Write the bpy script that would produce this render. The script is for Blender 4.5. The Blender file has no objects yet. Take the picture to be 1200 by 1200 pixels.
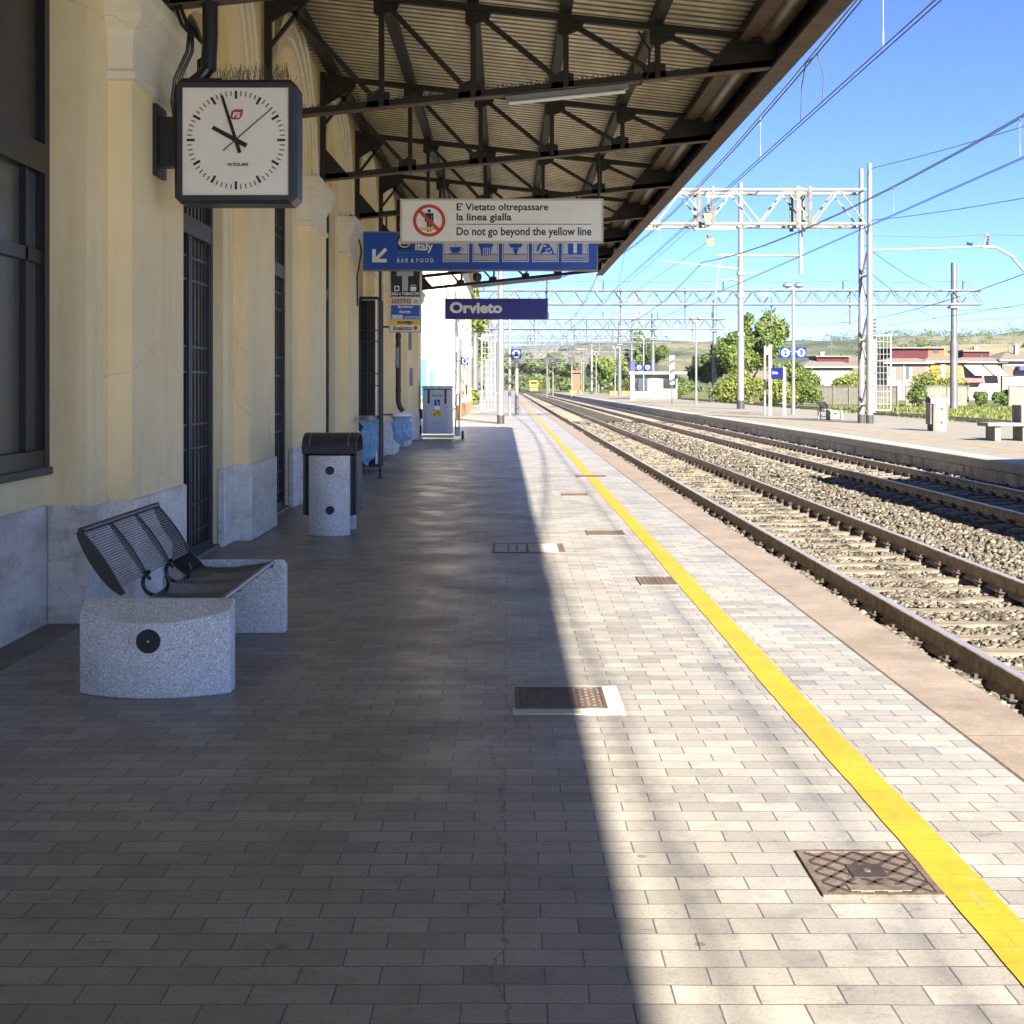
import bpy, math, random
import numpy as np
from mathutils import Vector, Matrix
R = math.radians
random.seed(7); rng = np.random.default_rng(7)
scene = bpy.context.scene
COL = scene.collection

# ------------------------------------------------------------------ camera, sky, sun, exposure
F, VX, VY, H = 1560.0, 595.0, 452.0, 1.5          # focal length (px of 1200), horizon point, eye height
cam = bpy.data.cameras.new('camera'); cam_o = bpy.data.objects.new('camera', cam); COL.objects.link(cam_o)
cam_o.location = (0, 0, H); cam_o.rotation_euler = (R(90), 0, 0)
cam.sensor_width = 36; cam.lens = F / 1200 * 36
cam.shift_x = (600 - VX) / 1200; cam.shift_y = -(600 - VY) / 1200
cam.clip_start = 0.05; cam.clip_end = 9000
scene.camera = cam_o
SUN = Vector((0.55, -1.9, 1.0)).normalized()      # towards the sun
world = bpy.data.worlds.new('World'); scene.world = world; world.use_nodes = True
wn = world.node_tree.nodes; wl = world.node_tree.links
sky = wn.new('ShaderNodeTexSky'); sky.sky_type = 'NISHITA'; sky.sun_disc = False
sky.sun_elevation = math.asin(SUN.z); sky.sun_rotation = math.atan2(SUN.x, SUN.y)
sky.altitude = 300; sky.air_density = 0.29; sky.dust_density = 0.3; sky.ozone_density = 8.0
wn['Background'].inputs['Strength'].default_value = 0.064
wl.new(sky.outputs[0], wn['Background'].inputs['Color'])
sl = bpy.data.lights.new('sun', 'SUN'); sl.energy = 5.0; sl.angle = R(0.5); sl.color = (1.0, 0.91, 0.765)
so = bpy.data.objects.new('sun', sl); COL.objects.link(so); so.rotation_euler = SUN.to_track_quat('Z', 'Y').to_euler()
scene.view_settings.view_transform = 'Standard'; scene.view_settings.look = 'None'
scene.view_settings.exposure = 2.6; scene.view_settings.gamma = 1.0
scene.render.engine = 'CYCLES'; scene.cycles.max_bounces = 8; scene.cycles.diffuse_bounces = 5
scene.cycles.use_denoising = True

# ------------------------------------------------------------------ helpers
def tag(o, label=None, cat=None, group=None, kind=None):
    if label: o['label'] = label
    if cat: o['category'] = cat
    if group: o['group'] = group
    if kind: o['kind'] = kind
    return o
def at(px, py, d):
    return Vector(((px - VX) * d / F, d, H - (py - VY) * d / F))
def empty(name, loc, label=None, cat=None, group=None, kind=None):
    o = bpy.data.objects.new(name, None); COL.objects.link(o); o.location = loc; o.empty_display_size = .2
    return tag(o, label, cat, group, kind)
def origin(o):
    v = Vector((0, 0, 0))
    while o is not None: v += o.location; o = o.parent
    return v
class MB:
    def __init__(s): s.v = []; s.f = []; s.m = []
    def add(s, vs, fs, mi=0):
        b = len(s.v); s.v.extend([tuple(p) for p in vs]); s.f.extend([tuple(b + i for i in f) for f in fs]); s.m.extend([mi] * len(fs)); return s
    def box(s, x0, x1, y0, y1, z0, z1, mi=0):
        return s.add([(x0,y0,z0),(x1,y0,z0),(x1,y1,z0),(x0,y1,z0),(x0,y0,z1),(x1,y0,z1),(x1,y1,z1),(x0,y1,z1)],
                     [(0,3,2,1),(4,5,6,7),(0,1,5,4),(1,2,6,5),(2,3,7,6),(3,0,4,7)], mi)
    def bbox(s, x0, x1, y0, y1, z0, z1, b=.01, mi=0):     # box with chamfered edges
        X=(x0,x0+b,x1-b,x1);Y=(y0,y0+b,y1-b,y1);Z=(z0,z0+b,z1-b,z1)
        v=[];ix={}
        def g(i,j,k):
            if (i,j,k) not in ix: ix[(i,j,k)]=len(v); v.append((X[i],Y[j],Z[k]))
            return ix[(i,j,k)]
        f=[]
        for a,bb in ((0,0),(3,1)):
            q=[g(a,1,1),g(a,2,1),g(a,2,2),g(a,1,2)]; f.append(q if bb else q[::-1])
            q=[g(1,a,1),g(2,a,1),g(2,a,2),g(1,a,2)]; f.append(q[::-1] if bb else q)
            q=[g(1,1,a),g(2,1,a),g(2,2,a),g(1,2,a)]; f.append(q if bb else q[::-1])
        for a in (0,3):
            for c in (0,3):
                A=1 if a==0 else 2; C=1 if c==0 else 2
                f.append([g(a,C,1),g(a,C,2),g(A,c,2),g(A,c,1)])
                f.append([g(a,1,C),g(a,2,C),g(A,2,c),g(A,1,c)])
                f.append([g(1,a,C),g(2,a,C),g(2,A,c),g(1,A,c)])
                for e in (0,3):
                    E=1 if e==0 else 2
                    f.append([g(a,C,E),g(A,c,E),g(A,C,e)])
        return s.add(v,f,mi)
    def bar(s, p, q, w, h=None, up=(0,0,1), mi=0):
        p=Vector(p);q=Vector(q);h=h or w;d=(q-p)
        if d.length<1e-6: return s
        d.normalize();u=Vector(up)
        if abs(d.dot(u))>.98:u=Vector((0,1,0))
        a=d.cross(u).normalized();b=a.cross(d).normalized()
        vs=[]
        for c in (p,q):
            for i,j in ((-1,-1),(1,-1),(1,1),(-1,1)): vs.append(c+a*(i*w/2)+b*(j*h/2))
        return s.add(vs,[(0,1,2,3),(7,6,5,4),(0,4,5,1),(1,5,6,2),(2,6,7,3),(3,7,4,0)],mi)
    def tube(s, pts, r, n=8, mi=0, cap=True):
        pts=[Vector(p) for p in pts]; rs=r if isinstance(r,(list,tuple)) else [r]*len(pts)
        vs=[];fs=[]; u=None
        for i,p in enumerate(pts):
            d=(pts[min(i+1,len(pts)-1)]-pts[max(i-1,0)])
            if d.length<1e-9:d=Vector((0,0,1))
            d.normalize()
            if u is None:
                u=d.orthogonal().normalized()
            u=(u-d*u.dot(d)).normalized(); w=d.cross(u)
            for k in range(n):
                a=2*math.pi*k/n; vs.append(p+(u*math.cos(a)+w*math.sin(a))*rs[i])
        for i in range(len(pts)-1):
            for k in range(n):
                k2=(k+1)%n; fs.append((i*n+k,i*n+k2,(i+1)*n+k2,(i+1)*n+k))
        if cap: fs.append(tuple(range(n))[::-1]); fs.append(tuple((len(pts)-1)*n+k for k in range(n)))
        return s.add(vs,fs,mi)
    def prism(s, poly, fn, t0, t1, mi=0):               # poly: 2D points; fn(u,v,t)->xyz
        n=len(poly); vs=[fn(u,v,t0) for u,v in poly]+[fn(u,v,t1) for u,v in poly]
        fs=[tuple(range(n)),tuple(range(2*n-1,n-1,-1))]+[(i,i+n,(i+1)%n+n,(i+1)%n) for i in range(n)]
        return s.add(vs,fs,mi)
    def plate(s, poly, y, t=.004, mi=0):                # polygon in X,Z; front face at y, body behind
        return s.prism(poly, lambda u,v,tt:(u,tt,v), y, y+t, mi)
    def disc(s, cx, cz, r, y, t=.004, n=32, mi=0):
        return s.plate([(cx+r*math.cos(2*math.pi*i/n),cz+r*math.sin(2*math.pi*i/n)) for i in range(n)],y,t,mi)
    def ring(s, cx, cz, r0, r1, y, t=.004, n=40, mi=0, a0=0, a1=2*math.pi):
        for i in range(n):
            a=a0+(a1-a0)*i/n;b=a0+(a1-a0)*(i+1)/n
            s.plate([(cx+r0*math.cos(a),cz+r0*math.sin(a)),(cx+r1*math.cos(a),cz+r1*math.sin(a)),(cx+r1*math.cos(b),cz+r1*math.sin(b)),(cx+r0*math.cos(b),cz+r0*math.sin(b))],y,t,mi)
        return s
    def lathe(s, prof, cx, cy, n=24, mi=0):
        vs=[];fs=[]
        for r,z in prof:
            for k in range(n):
                a=2*math.pi*k/n; vs.append((cx+r*math.cos(a),cy+r*math.sin(a),z))
        for i in range(len(prof)-1):
            for k in range(n):
                k2=(k+1)%n; fs.append((i*n+k,i*n+k2,(i+1)*n+k2,(i+1)*n+k))
        return s.add(vs,fs,mi)
    def build(s, name, mats, parent=None, smooth=False, keep=False, recalc=True):
        if not isinstance(mats,(list,tuple)): mats=[mats]
        me=bpy.data.meshes.new(name); V=np.array(s.v,dtype=float).reshape(-1,3)
        if parent is not None: o0=np.array(origin(parent)); loc=(0,0,0)
        elif keep: o0=np.zeros(3); loc=(0,0,0)
        else:
            mn=V.min(0);mx=V.max(0); o0=np.array([(mn[0]+mx[0])/2,(mn[1]+mx[1])/2,mn[2]]); loc=tuple(o0)
        me.from_pydata((V-o0).tolist(),[],s.f)
        for m in mats: me.materials.append(m)
        if len(mats)>1: me.polygons.foreach_set('material_index',s.m)
        if recalc:
            import bmesh
            bm=bmesh.new(); bm.from_mesh(me); bmesh.ops.recalc_face_normals(bm,faces=bm.faces); bm.to_mesh(me); bm.free()
        if smooth:
            me.polygons.foreach_set('use_smooth',[True]*len(me.polygons))
            try: me.set_sharp_from_angle(angle=R(40))
            except Exception: pass
        me.update()
        o=bpy.data.objects.new(name,me); COL.objects.link(o)
        if parent is not None: o.parent=parent
        else: o.location=loc
        return o
def np_mesh(name, V, Fc, mats, keep=True, parent=None, midx=None):   # fast bulk mesh, all faces the same size
    me=bpy.data.meshes.new(name); V=np.ascontiguousarray(V,dtype=np.float32); Fc=np.ascontiguousarray(Fc,dtype=np.int32)
    n=Fc.shape[1]
    if parent is not None: V=V-np.array(origin(parent),dtype=np.float32)
    me.vertices.add(len(V)); me.vertices.foreach_set('co',V.ravel())
    me.loops.add(Fc.size); me.loops.foreach_set('vertex_index',Fc.ravel())
    me.polygons.add(len(Fc)); me.polygons.foreach_set('loop_start',np.arange(0,Fc.size,n,dtype=np.int32))
    try: me.polygons.foreach_set('loop_total',np.full(len(Fc),n,dtype=np.int32))
    except Exception: pass
    for m in (mats if isinstance(mats,list) else [mats]): me.materials.append(m)
    if midx is not None: me.polygons.foreach_set('material_index',np.asarray(midx,dtype=np.int32))
    me.update(calc_edges=True); me.validate()
    o=bpy.data.objects.new(name,me); COL.objects.link(o)
    if parent is not None: o.parent=parent
    return o
KIDS={}
def copy_tree(o, parent=None):
    c=o.copy(); COL.objects.link(c)
    if parent is not None: c.parent=parent
    for ch in o.children: copy_tree(ch,c)
    return c
def text(s, x0, x1, z0, z1, y, m, parent, name='lettering', bold=0.0, t=.003, shear=0.0, lower=False):
    """lettering that fills the box x0..x1, z0..z1 in the plane y, facing the camera side"""
    cu=bpy.data.curves.new('lettering','FONT'); cu.body=s; cu.size=1; cu.offset=bold; cu.shear=shear; cu.extrude=0; cu.resolution_u=3
    ob=bpy.data.objects.new('lettering',cu); COL.objects.link(ob)
    dg=bpy.context.evaluated_depsgraph_get(); me=ob.evaluated_get(dg).to_mesh()
    vs=np.array([v.co[:] for v in me.vertices]); fs=[tuple(p.vertices) for p in me.polygons]
    ob.evaluated_get(dg).to_mesh_clear(); COL.objects.unlink(ob); bpy.data.objects.remove(ob); bpy.data.curves.remove(cu)
    mn=vs.min(0);mx=vs.max(0)
    X=x0+(vs[:,0]-mn[0])/(mx[0]-mn[0])*(x1-x0); Z=z0+(vs[:,1]-mn[1])/(mx[1]-mn[1])*(z1-z0)
    b=MB(); b.add([(a,y,c) for a,c in zip(X,Z)],fs)
    if parent is None: return b
    return b.build(name,m,parent,recalc=False)

# ------------------------------------------------------------------ materials
MATS={}
def mat(name, c, rough=.6, metal=0, var=.12, scale=3.0, bump=0.0, bscale=60.0, spec=.5, detail=6, c2=None, lo=.35, hi=.65, alpha=None, stretch=None):
    if name in MATS: return MATS[name]
    m=bpy.data.materials.new(name); m.use_nodes=True; nt=m.node_tree; n=nt.nodes; l=nt.links
    b=n['Principled BSDF']; b.inputs['Roughness'].default_value=rough; b.inputs['Metallic'].default_value=metal
    b.inputs['Specular IOR Level'].default_value=spec
    tc=n.new('ShaderNodeTexCoord'); src=tc.outputs['Object']
    if stretch:
        mp=n.new('ShaderNodeMapping'); mp.inputs['Scale'].default_value=stretch; l.new(src,mp.inputs['Vector']); src=mp.outputs[0]
    nz=n.new('ShaderNodeTexNoise'); nz.inputs['Scale'].default_value=scale; nz.inputs['Detail'].default_value=detail; nz.inputs['Roughness'].default_value=.65
    l.new(src,nz.inputs['Vector'])
    cr=n.new('ShaderNodeValToRGB'); cr.color_ramp.elements[0].position=lo; cr.color_ramp.elements[1].position=hi
    a=c2 if c2 else tuple(max(0,x*(1-var)) for x in c)
    d=c if c2 else tuple(min(1,x*(1+var)) for x in c)
    cr.color_ramp.elements[0].color=(*a,1); cr.color_ramp.elements[1].color=(*d,1)
    l.new(nz.outputs['Fac'],cr.inputs['Fac']); l.new(cr.outputs['Color'],b.inputs['Base Color'])
    if bump:
        nb=n.new('ShaderNodeTexNoise'); nb.inputs['Scale'].default_value=bscale; nb.inputs['Detail'].default_value=4; l.new(src,nb.inputs['Vector'])
        bp=n.new('ShaderNodeBump'); bp.inputs['Strength'].default_value=bump; bp.inputs['Distance'].default_value=.01
        l.new(nb.outputs['Fac'],bp.inputs['Height']); l.new(bp.outputs[0],b.inputs['Normal'])
    if alpha is not None: b.inputs['Alpha'].default_value=alpha
    MATS[name]=m; return m
class NG:
    def __init__(s,name):
        s.m=bpy.data.materials.new(name); s.m.use_nodes=True; s.nt=s.m.node_tree; s.b=s.nt.nodes['Principled BSDF']; MATS[name]=s.m
        s.tc=s.nt.nodes.new('ShaderNodeTexCoord')
    def n(s,t,**k):
        x=s.nt.nodes.new(t)
        for a,v in k.items(): setattr(x,a,v)
        return x
    def l(s,a,b): s.nt.links.new(a,b)
    def noise(s,scale,detail=5,vec=None,rough=.6):
        x=s.n('ShaderNodeTexNoise'); x.inputs['Scale'].default_value=scale; x.inputs['Detail'].default_value=detail; x.inputs['Roughness'].default_value=rough
        s.l(vec or s.tc.outputs['Object'],x.inputs['Vector']); return x.outputs['Fac']
    def mapv(s,scale=(1,1,1),loc=(0,0,0),rot=(0,0,0)):
        x=s.n('ShaderNodeMapping'); x.inputs['Scale'].default_value=scale; x.inputs['Location'].default_value=loc; x.inputs['Rotation'].default_value=rot
        s.l(s.tc.outputs['Object'],x.inputs['Vector']); return x.outputs[0]
    def ramp(s,f,stops):
        x=s.n('ShaderNodeValToRGB'); e=x.color_ramp.elements
        e[0].position=stops[0][0]; e[0].color=(*stops[0][1],1); e[1].position=stops[-1][0]; e[1].color=(*stops[-1][1],1)
        for p,c in stops[1:-1]:
            q=e.new(p); q.color=(*c,1)
        s.l(f,x.inputs['Fac']); return x.outputs['Color']
    def mix(s,f,a,b,mode='MIX'):
        x=s.n('ShaderNodeMix',data_type='RGBA',blend_type=mode)
        for sock,val in ((x.inputs[0],f),(x.inputs[6],a),(x.inputs[7],b)):
            if isinstance(val,(int,float)): sock.default_value=val
            elif isinstance(val,tuple): sock.default_value=(*val,1)
            else: s.l(val,sock)
        return x.outputs[2]
    def math(s,op,a,b=0.0,c=None):
        x=s.n('ShaderNodeMath',operation=op)
        for i,val in enumerate((a,b)):
            if isinstance(val,(int,float)): x.inputs[i].default_value=val
            else: s.l(val,x.inputs[i])
        if c is not None:
            if isinstance(c,(int,float)): x.inputs[2].default_value=c
            else: s.l(c,x.inputs[2])
        return x.outputs[0]
    def bump(s,h,st,dist=.01,prev=None):
        x=s.n('ShaderNodeBump'); x.inputs['Strength'].default_value=st; x.inputs['Distance'].default_value=dist
        s.l(h,x.inputs['Height'])
        if prev is not None: s.l(prev,x.inputs['Normal'])
        return x.outputs[0]
    def out(s,col=None,rough=None,nor=None,metal=0,spec=.5):
        if col is not None: s.l(col,s.b.inputs['Base Color'])
        if rough is not None:
            if isinstance(rough,(int,float)): s.b.inputs['Roughness'].default_value=rough
            else: s.l(rough,s.b.inputs['Roughness'])
        if nor is not None: s.l(nor,s.b.inputs['Normal'])
        s.b.inputs['Metallic'].default_value=metal; s.b.inputs['Specular IOR Level'].default_value=spec
        return s.m

# pavers
def paver_material():
    g=NG('pavers')
    wob=g.n('ShaderNodeTexNoise'); wob.inputs['Scale'].default_value=1.3; g.l(g.tc.outputs['Object'],wob.inputs['Vector'])
    vm=g.n('ShaderNodeVectorMath',operation='MULTIPLY_ADD'); vm.inputs[1].default_value=(.022,.022,0); g.l(wob.outputs['Color'],vm.inputs[0]); g.l(g.tc.outputs['Object'],vm.inputs[2])
    vec=vm.outputs[0]
    def brick(c1,c2,mo,ms,bias=0):
        b=g.n('ShaderNodeTexBrick'); b.offset=.5; b.inputs['Scale'].default_value=1
        b.inputs['Brick Width'].default_value=.209; b.inputs['Row Height'].default_value=.1045; b.inputs['Mortar Size'].default_value=ms; b.inputs['Mortar Smooth'].default_value=.35
        b.inputs['Bias'].default_value=bias
        b.inputs['Color1'].default_value=(*c1,1); b.inputs['Color2'].default_value=(*c2,1); b.inputs['Mortar'].default_value=(*mo,1)
        g.l(vec,b.inputs['Vector']); return b
    b=brick((.225,.213,.19),(.33,.311,.273),(.13,.125,.118),.0028)
    big=g.noise(.55,5); fine=g.noise(95,4); mid=g.noise(7,6,rough=.7)
    col=g.mix(.75,b.outputs['Color'],g.ramp(big,[(.3,(.66,.65,.64)),(.55,(1,1,1)),(.75,(1.0,.98,.95))]),'MULTIPLY')
    col=g.mix(.8,col,g.ramp(mid,[(.3,(.72,.72,.72)),(.48,(1,1,1)),(1,(1,1,1))]),'MULTIPLY')
    col=g.mix(.6,col,g.ramp(fine,[(.34,(.66,.66,.66)),(.5,(1,1,1)),(.72,(1.12,1.1,1.08))]),'MULTIPLY')
    st=g.noise(1.15,9,rough=.78)
    col=g.mix(g.math('MULTIPLY',g.ramp(st,[(.53,(0,0,0)),(.63,(1,1,1))]),.42),col,(.115,.104,.088))
    sv=g.mapv((1.0,2.6,1.0)); st2=g.noise(4.2,8,sv,rough=.8)
    col=g.mix(g.math('MULTIPLY',g.ramp(st2,[(.595,(0,0,0)),(.64,(1,1,1))]),.55),col,(.08,.073,.064))
    # small dark spots (gum, oil)
    vo=g.n('ShaderNodeTexVoronoi'); vo.inputs['Scale'].default_value=2.6; vo.inputs['Randomness'].default_value=1; g.l(g.tc.outputs['Object'],vo.inputs['Vector'])
    spot=g.math('LESS_THAN',g.math('ADD',vo.outputs['Distance'],g.math('MULTIPLY',mid,.06)),.075)
    col=g.mix(g.math('MULTIPLY',spot,.55),col,(.07,.065,.06))
    # irregular worn joints: darker in places
    j=g.math('MULTIPLY',b.outputs['Fac'],g.ramp(g.noise(3.1,3),[(.35,(.15,.15,.15)),(.62,(1,1,1))]))
    col=g.mix(g.math('MULTIPLY',j,.7),col,(.05,.048,.045))
    # wandering settlement crack
    sx=g.n('ShaderNodeSeparateXYZ'); g.l(g.tc.outputs['Object'],sx.inputs[0])
    w=g.noise(5.5,7,rough=.75); w2=g.noise(.7,2)
    off=g.math('ADD',g.math('MULTIPLY',g.math('SUBTRACT',w,.5),.16),g.math('MULTIPLY',g.math('SUBTRACT',w2,.5),.5))
    dist=g.math('ABSOLUTE',g.math('ADD',g.math('ADD',sx.outputs['X'],.02),off))
    cr=g.math('LESS_THAN',dist,.0022)
    col=g.mix(g.math('MULTIPLY',cr,.8),col,(.03,.03,.03))
    bw=g.n('ShaderNodeRGBToBW'); g.l(b.outputs['Color'],bw.inputs[0])
    h=g.math('ADD',g.math('ADD',g.math('MULTIPLY',b.outputs['Fac'],-.8),g.math('MULTIPLY',mid,.3)),g.math('MULTIPLY',bw.outputs[0],3.0))
    nor=g.bump(h,.55,.006); nor=g.bump(fine,.18,.003,nor)
    ro=g.ramp(g.noise(1.6,6,rough=.7),[(.32,(.33,.33,.33)),(.66,(.52,.52,.52))])
    return g.out(col,ro,nor,spec=.55)
M_PAVE=paver_material()
def slab_material(name,c1,c2,rust=0.0,length=1.0,blotch=0.0):
    g=NG(name); fine=g.noise(60,4); mid=g.noise(2.2,6,rough=.72)
    v=g.mapv((6,1.2,1)); streak=g.noise(2.0,6,v,rough=.7)
    col=g.ramp(mid,[(.3,c1),(.7,c2)])
    col=g.mix(.7,col,g.ramp(fine,[(.32,(.6,.6,.6)),(.5,(1,1,1)),(.75,(1.1,1.1,1.1))]),'MULTIPLY')
    if rust: col=g.mix(g.math('MULTIPLY',g.ramp(streak,[(.4,(0,0,0)),(.62,(1,1,1))]),rust),col,(.235,.165,.125))
    if blotch: col=g.mix(g.math('MULTIPLY',g.ramp(g.noise(1.7,8,rough=.78),[(.45,(0,0,0)),(.62,(1,1,1))]),blotch),col,(.055,.05,.042))
    sx=g.n('ShaderNodeSeparateXYZ'); g.l(g.tc.outputs['Object'],sx.inputs[0])
    fr=g.math('ABSOLUTE',g.math('SUBTRACT',g.math('FRACT',g.math('DIVIDE',sx.outputs['Y'],length)),.5))
    joint=g.math('GREATER_THAN',fr,.5-.004/length)
    col=g.mix(g.math('MULTIPLY',joint,.8),col,(.05,.045,.04))
    return g.out(col,.7,g.bump(mid,.4,.01,g.bump(fine,.3,.004)))
M_COPE=slab_material('edge_slab',(.15,.127,.107),(.25,.218,.185),.5,1.9,.35)
M_COPE2=slab_material('far_edge_slab',(.26,.24,.205),(.36,.335,.29),.06,1.5)
M_FACE=slab_material('platform_side',(.30,.265,.215),(.62,.56,.47),.15,1.5,.75)
M_PLAT2=slab_material('far_paving',(.165,.153,.13),(.245,.226,.192),.0,3.0,.18)
M_STRIP=slab_material('wall_strip_stone',(.16,.14,.12),(.26,.235,.20),.1,1.2)
def plaster(name,c):
    g=NG(name); big=g.noise(.8,5); fine=g.noise(45,4)
    col=g.ramp(big,[(.25,tuple(x*.86 for x in c)),(.6,c),(.85,tuple(min(1,x*1.05) for x in c))])
    v=g.mapv((1.5,1.5,.16)); st=g.noise(2.4,6,v,rough=.7)
    col=g.mix(g.math('MULTIPLY',g.ramp(st,[(.52,(0,0,0)),(.74,(1,1,1))]),.34),col,(c[0]*.55,c[1]*.5,c[2]*.45))
    wv=g.n('ShaderNodeVectorMath',operation='MULTIPLY_ADD'); wv.inputs[1].default_value=(.5,.5,.5); wn_=g.n('ShaderNodeTexNoise'); wn_.inputs['Scale'].default_value=2.2; wn_.inputs['Detail'].default_value=6; g.l(g.tc.outputs['Object'],wn_.inputs['Vector']); g.l(wn_.outputs['Color'],wv.inputs[0]); g.l(g.tc.outputs['Object'],wv.inputs[2])
    ve=g.n('ShaderNodeTexVoronoi',feature='DISTANCE_TO_EDGE'); ve.inputs['Scale'].default_value=.55; g.l(wv.outputs[0],ve.inputs['Vector'])
    crk=g.math('MULTIPLY',g.math('LESS_THAN',ve.outputs['Distance'],.0022),g.ramp(g.noise(.9,3),[(.5,(0,0,0)),(.56,(1,1,1))]))
    col=g.mix(g.math('MULTIPLY',crk,.28),col,(c[0]*.35,c[1]*.32,c[2]*.3))
    pat=g.ramp(g.noise(.45,7,rough=.75),[(.57,(0,0,0)),(.61,(1,1,1))]); col=g.mix(g.math('MULTIPLY',pat,.16),col,(c[0]*.72,c[1]*.70,c[2]*.70))
    chip=g.ramp(g.noise(4.2,8,rough=.8),[(.665,(0,0,0)),(.69,(1,1,1))])
    col=g.mix(g.math('MULTIPLY',chip,.55),col,(.36,.29,.2))
    return g.out(col,.85,g.bump(big,.15,.02,g.bump(fine,.12,.004)),spec=.25)
M_PLASTER=plaster('cream_plaster',(.89,.735,.43))
M_PALE=plaster('pale_plaster',(.80,.73,.58))
def marble():
    g=NG('travertine'); v=g.mapv((1,1,3.2)); a=g.noise(1.6,8,v,rough=.68); f=g.noise(28,5); st=g.noise(3.0,6,g.mapv((3,3,.4)))
    col=g.ramp(a,[(.3,(.42,.38,.32)),(.48,(.66,.63,.58)),(.62,(.78,.76,.72)),(.8,(.58,.55,.50))])
    col=g.mix(.5,col,g.ramp(f,[(.33,(.5,.47,.43)),(.46,(1,1,1)),(1,(1,1,1))]),'MULTIPLY')
    col=g.mix(g.math('MULTIPLY',g.ramp(st,[(.55,(0,0,0)),(.75,(1,1,1))]),.45),col,(.22,.18,.13))
    return g.out(col,.5,g.bump(f,.2,.004))
M_MARBLE=marble()
def speckle(name,c):
    g=NG(name)
    vo=g.n('ShaderNodeTexVoronoi'); vo.inputs['Scale'].default_value=230; g.l(g.tc.outputs['Object'],vo.inputs['Vector'])
    se=g.n('ShaderNodeSeparateColor'); g.l(vo.outputs['Color'],se.inputs[0])
    col=g.ramp(se.outputs[0],[(.03,tuple(x*.45 for x in c)),(.22,tuple(x*.9 for x in c)),(.75,c),(.97,tuple(min(1,x*1.5) for x in c))])
    col=g.mix(.6,col,g.ramp(g.noise(3,6,rough=.7),[(.3,(.62,.60,.57)),(.55,(1,1,1)),(1,(1,1,1))]),'MULTIPLY')
    return g.out(col,.8,g.bump(se.outputs[1],.25,.003))
M_AGG=speckle('exposed_aggregate',(.58,.59,.60))
M_AGG2=speckle('pale_aggregate',(.19,.18,.155))
def yellow():
    g=NG('yellow_paint'); f=g.noise(70,4); m=g.noise(2.5,8,rough=.75)
    col=g.ramp(m,[(.3,(.30,.175,.006)),(.55,(.39,.235,.008)),(.8,(.43,.265,.015))])
    wear=g.ramp(g.noise(9,8,rough=.8),[(.58,(0,0,0)),(.66,(1,1,1))])
    col=g.mix(g.math('MULTIPLY',wear,.7),col,(.30,.25,.17))
    b=g.n('ShaderNodeTexBrick'); b.offset=.5; b.inputs['Scale'].default_value=1; b.inputs['Brick Width'].default_value=.209; b.inputs['Row Height'].default_value=.1045; b.inputs['Mortar Size'].default_value=.003
    g.l(g.tc.outputs['Object'],b.inputs['Vector'])
    col=g.mix(g.math('MULTIPLY',g.math('MULTIPLY',b.outputs['Fac'],g.ramp(g.noise(6,3),[(.4,(0,0,0)),(.6,(1,1,1))])),.6),col,(.16,.11,.03))
    sc_=g.noise(3.5,6,g.mapv((6,.7,1)),rough=.75); col=g.mix(g.math('MULTIPLY',g.ramp(sc_,[(.55,(0,0,0)),(.7,(1,1,1))]),.35),col,(.20,.14,.05))
    col=g.mix(.4,col,g.ramp(f,[(.33,(.7,.7,.7)),(.5,(1,1,1)),(1,(1,1,1))]),'MULTIPLY')
    return g.out(col,.6,g.bump(f,.25,.003))
M_YELLOW=yellow()
def ballast(name,dark=1.0):
    g=NG(name)
    vo=g.n('ShaderNodeTexVoronoi'); vo.inputs['Scale'].default_value=19; g.l(g.tc.outputs['Object'],vo.inputs['Vector'])
    se=g.n('ShaderNodeSeparateColor'); g.l(vo.outputs['Color'],se.inputs[0])
    d=dark
    col=g.ramp(se.outputs[0],[(.0,(.13*d,.115*d,.095*d)),(.4,(.25*d,.225*d,.18*d)),(.75,(.34*d,.31*d,.25*d)),(1,(.47*d,.44*d,.38*d))])
    col=g.mix(.85,col,g.ramp(vo.outputs['Distance'],[(.25,(1,1,1)),(.75,(.3,.3,.3))]),'MULTIPLY')
    col=g.mix(.6,col,g.ramp(g.noise(.5,5),[(.3,(.75,.68,.58)),(.6,(1,1,1)),(1,(1,1,1))]),'MULTIPLY')
    return g.out(col,.95,g.bump(g.math('SUBTRACT',1.0,vo.outputs['Distance']),1.0,.05),spec=.2)
M_BALLAST=ballast('ballast',.34)
def stone(name='stone'):
    g=NG(name); gi=g.n('ShaderNodeNewGeometry')
    f=g.noise(30,4)
    col=g.ramp(gi.outputs['Random Per Island'],[(0,(.055,.047,.038)),(.4,(.085,.075,.061)),(.75,(.115,.103,.086)),(1,(.18,.166,.142))])
    col=g.mix(.4,col,g.ramp(f,[(.3,(.65,.62,.58)),(.6,(1,1,1))]),'MULTIPLY')
    return g.out(col,.95,spec=.2)
M_STONE=stone()
def leafmat(name,c,c2):
    g=NG(name); gi=g.n('ShaderNodeNewGeometry')
    col=g.ramp(gi.outputs['Random Per Island'],[(0,c2),(.5,c),(1,tuple(x*1.35 for x in c))])
    col=g.mix(.5,col,g.ramp(g.noise(.7,3),[(.35,(.62,.68,.6)),(.6,(1,1,1)),(1,(1.1,1.05,.9))]),'MULTIPLY')
    tr=g.n('ShaderNodeBsdfTranslucent'); g.l(col,tr.inputs['Color'])
    mx=g.n('ShaderNodeMixShader'); mx.inputs[0].default_value=.35; g.l(g.b.outputs[0],mx.inputs[1]); g.l(tr.outputs[0],mx.inputs[2])
    g.l(mx.outputs[0],g.nt.nodes['Material Output'].inputs['Surface'])
    return g.out(col,.6,spec=.3)
M_LEAF=leafmat('tree_leaves',(.105,.15,.033),(.045,.075,.017))
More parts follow.
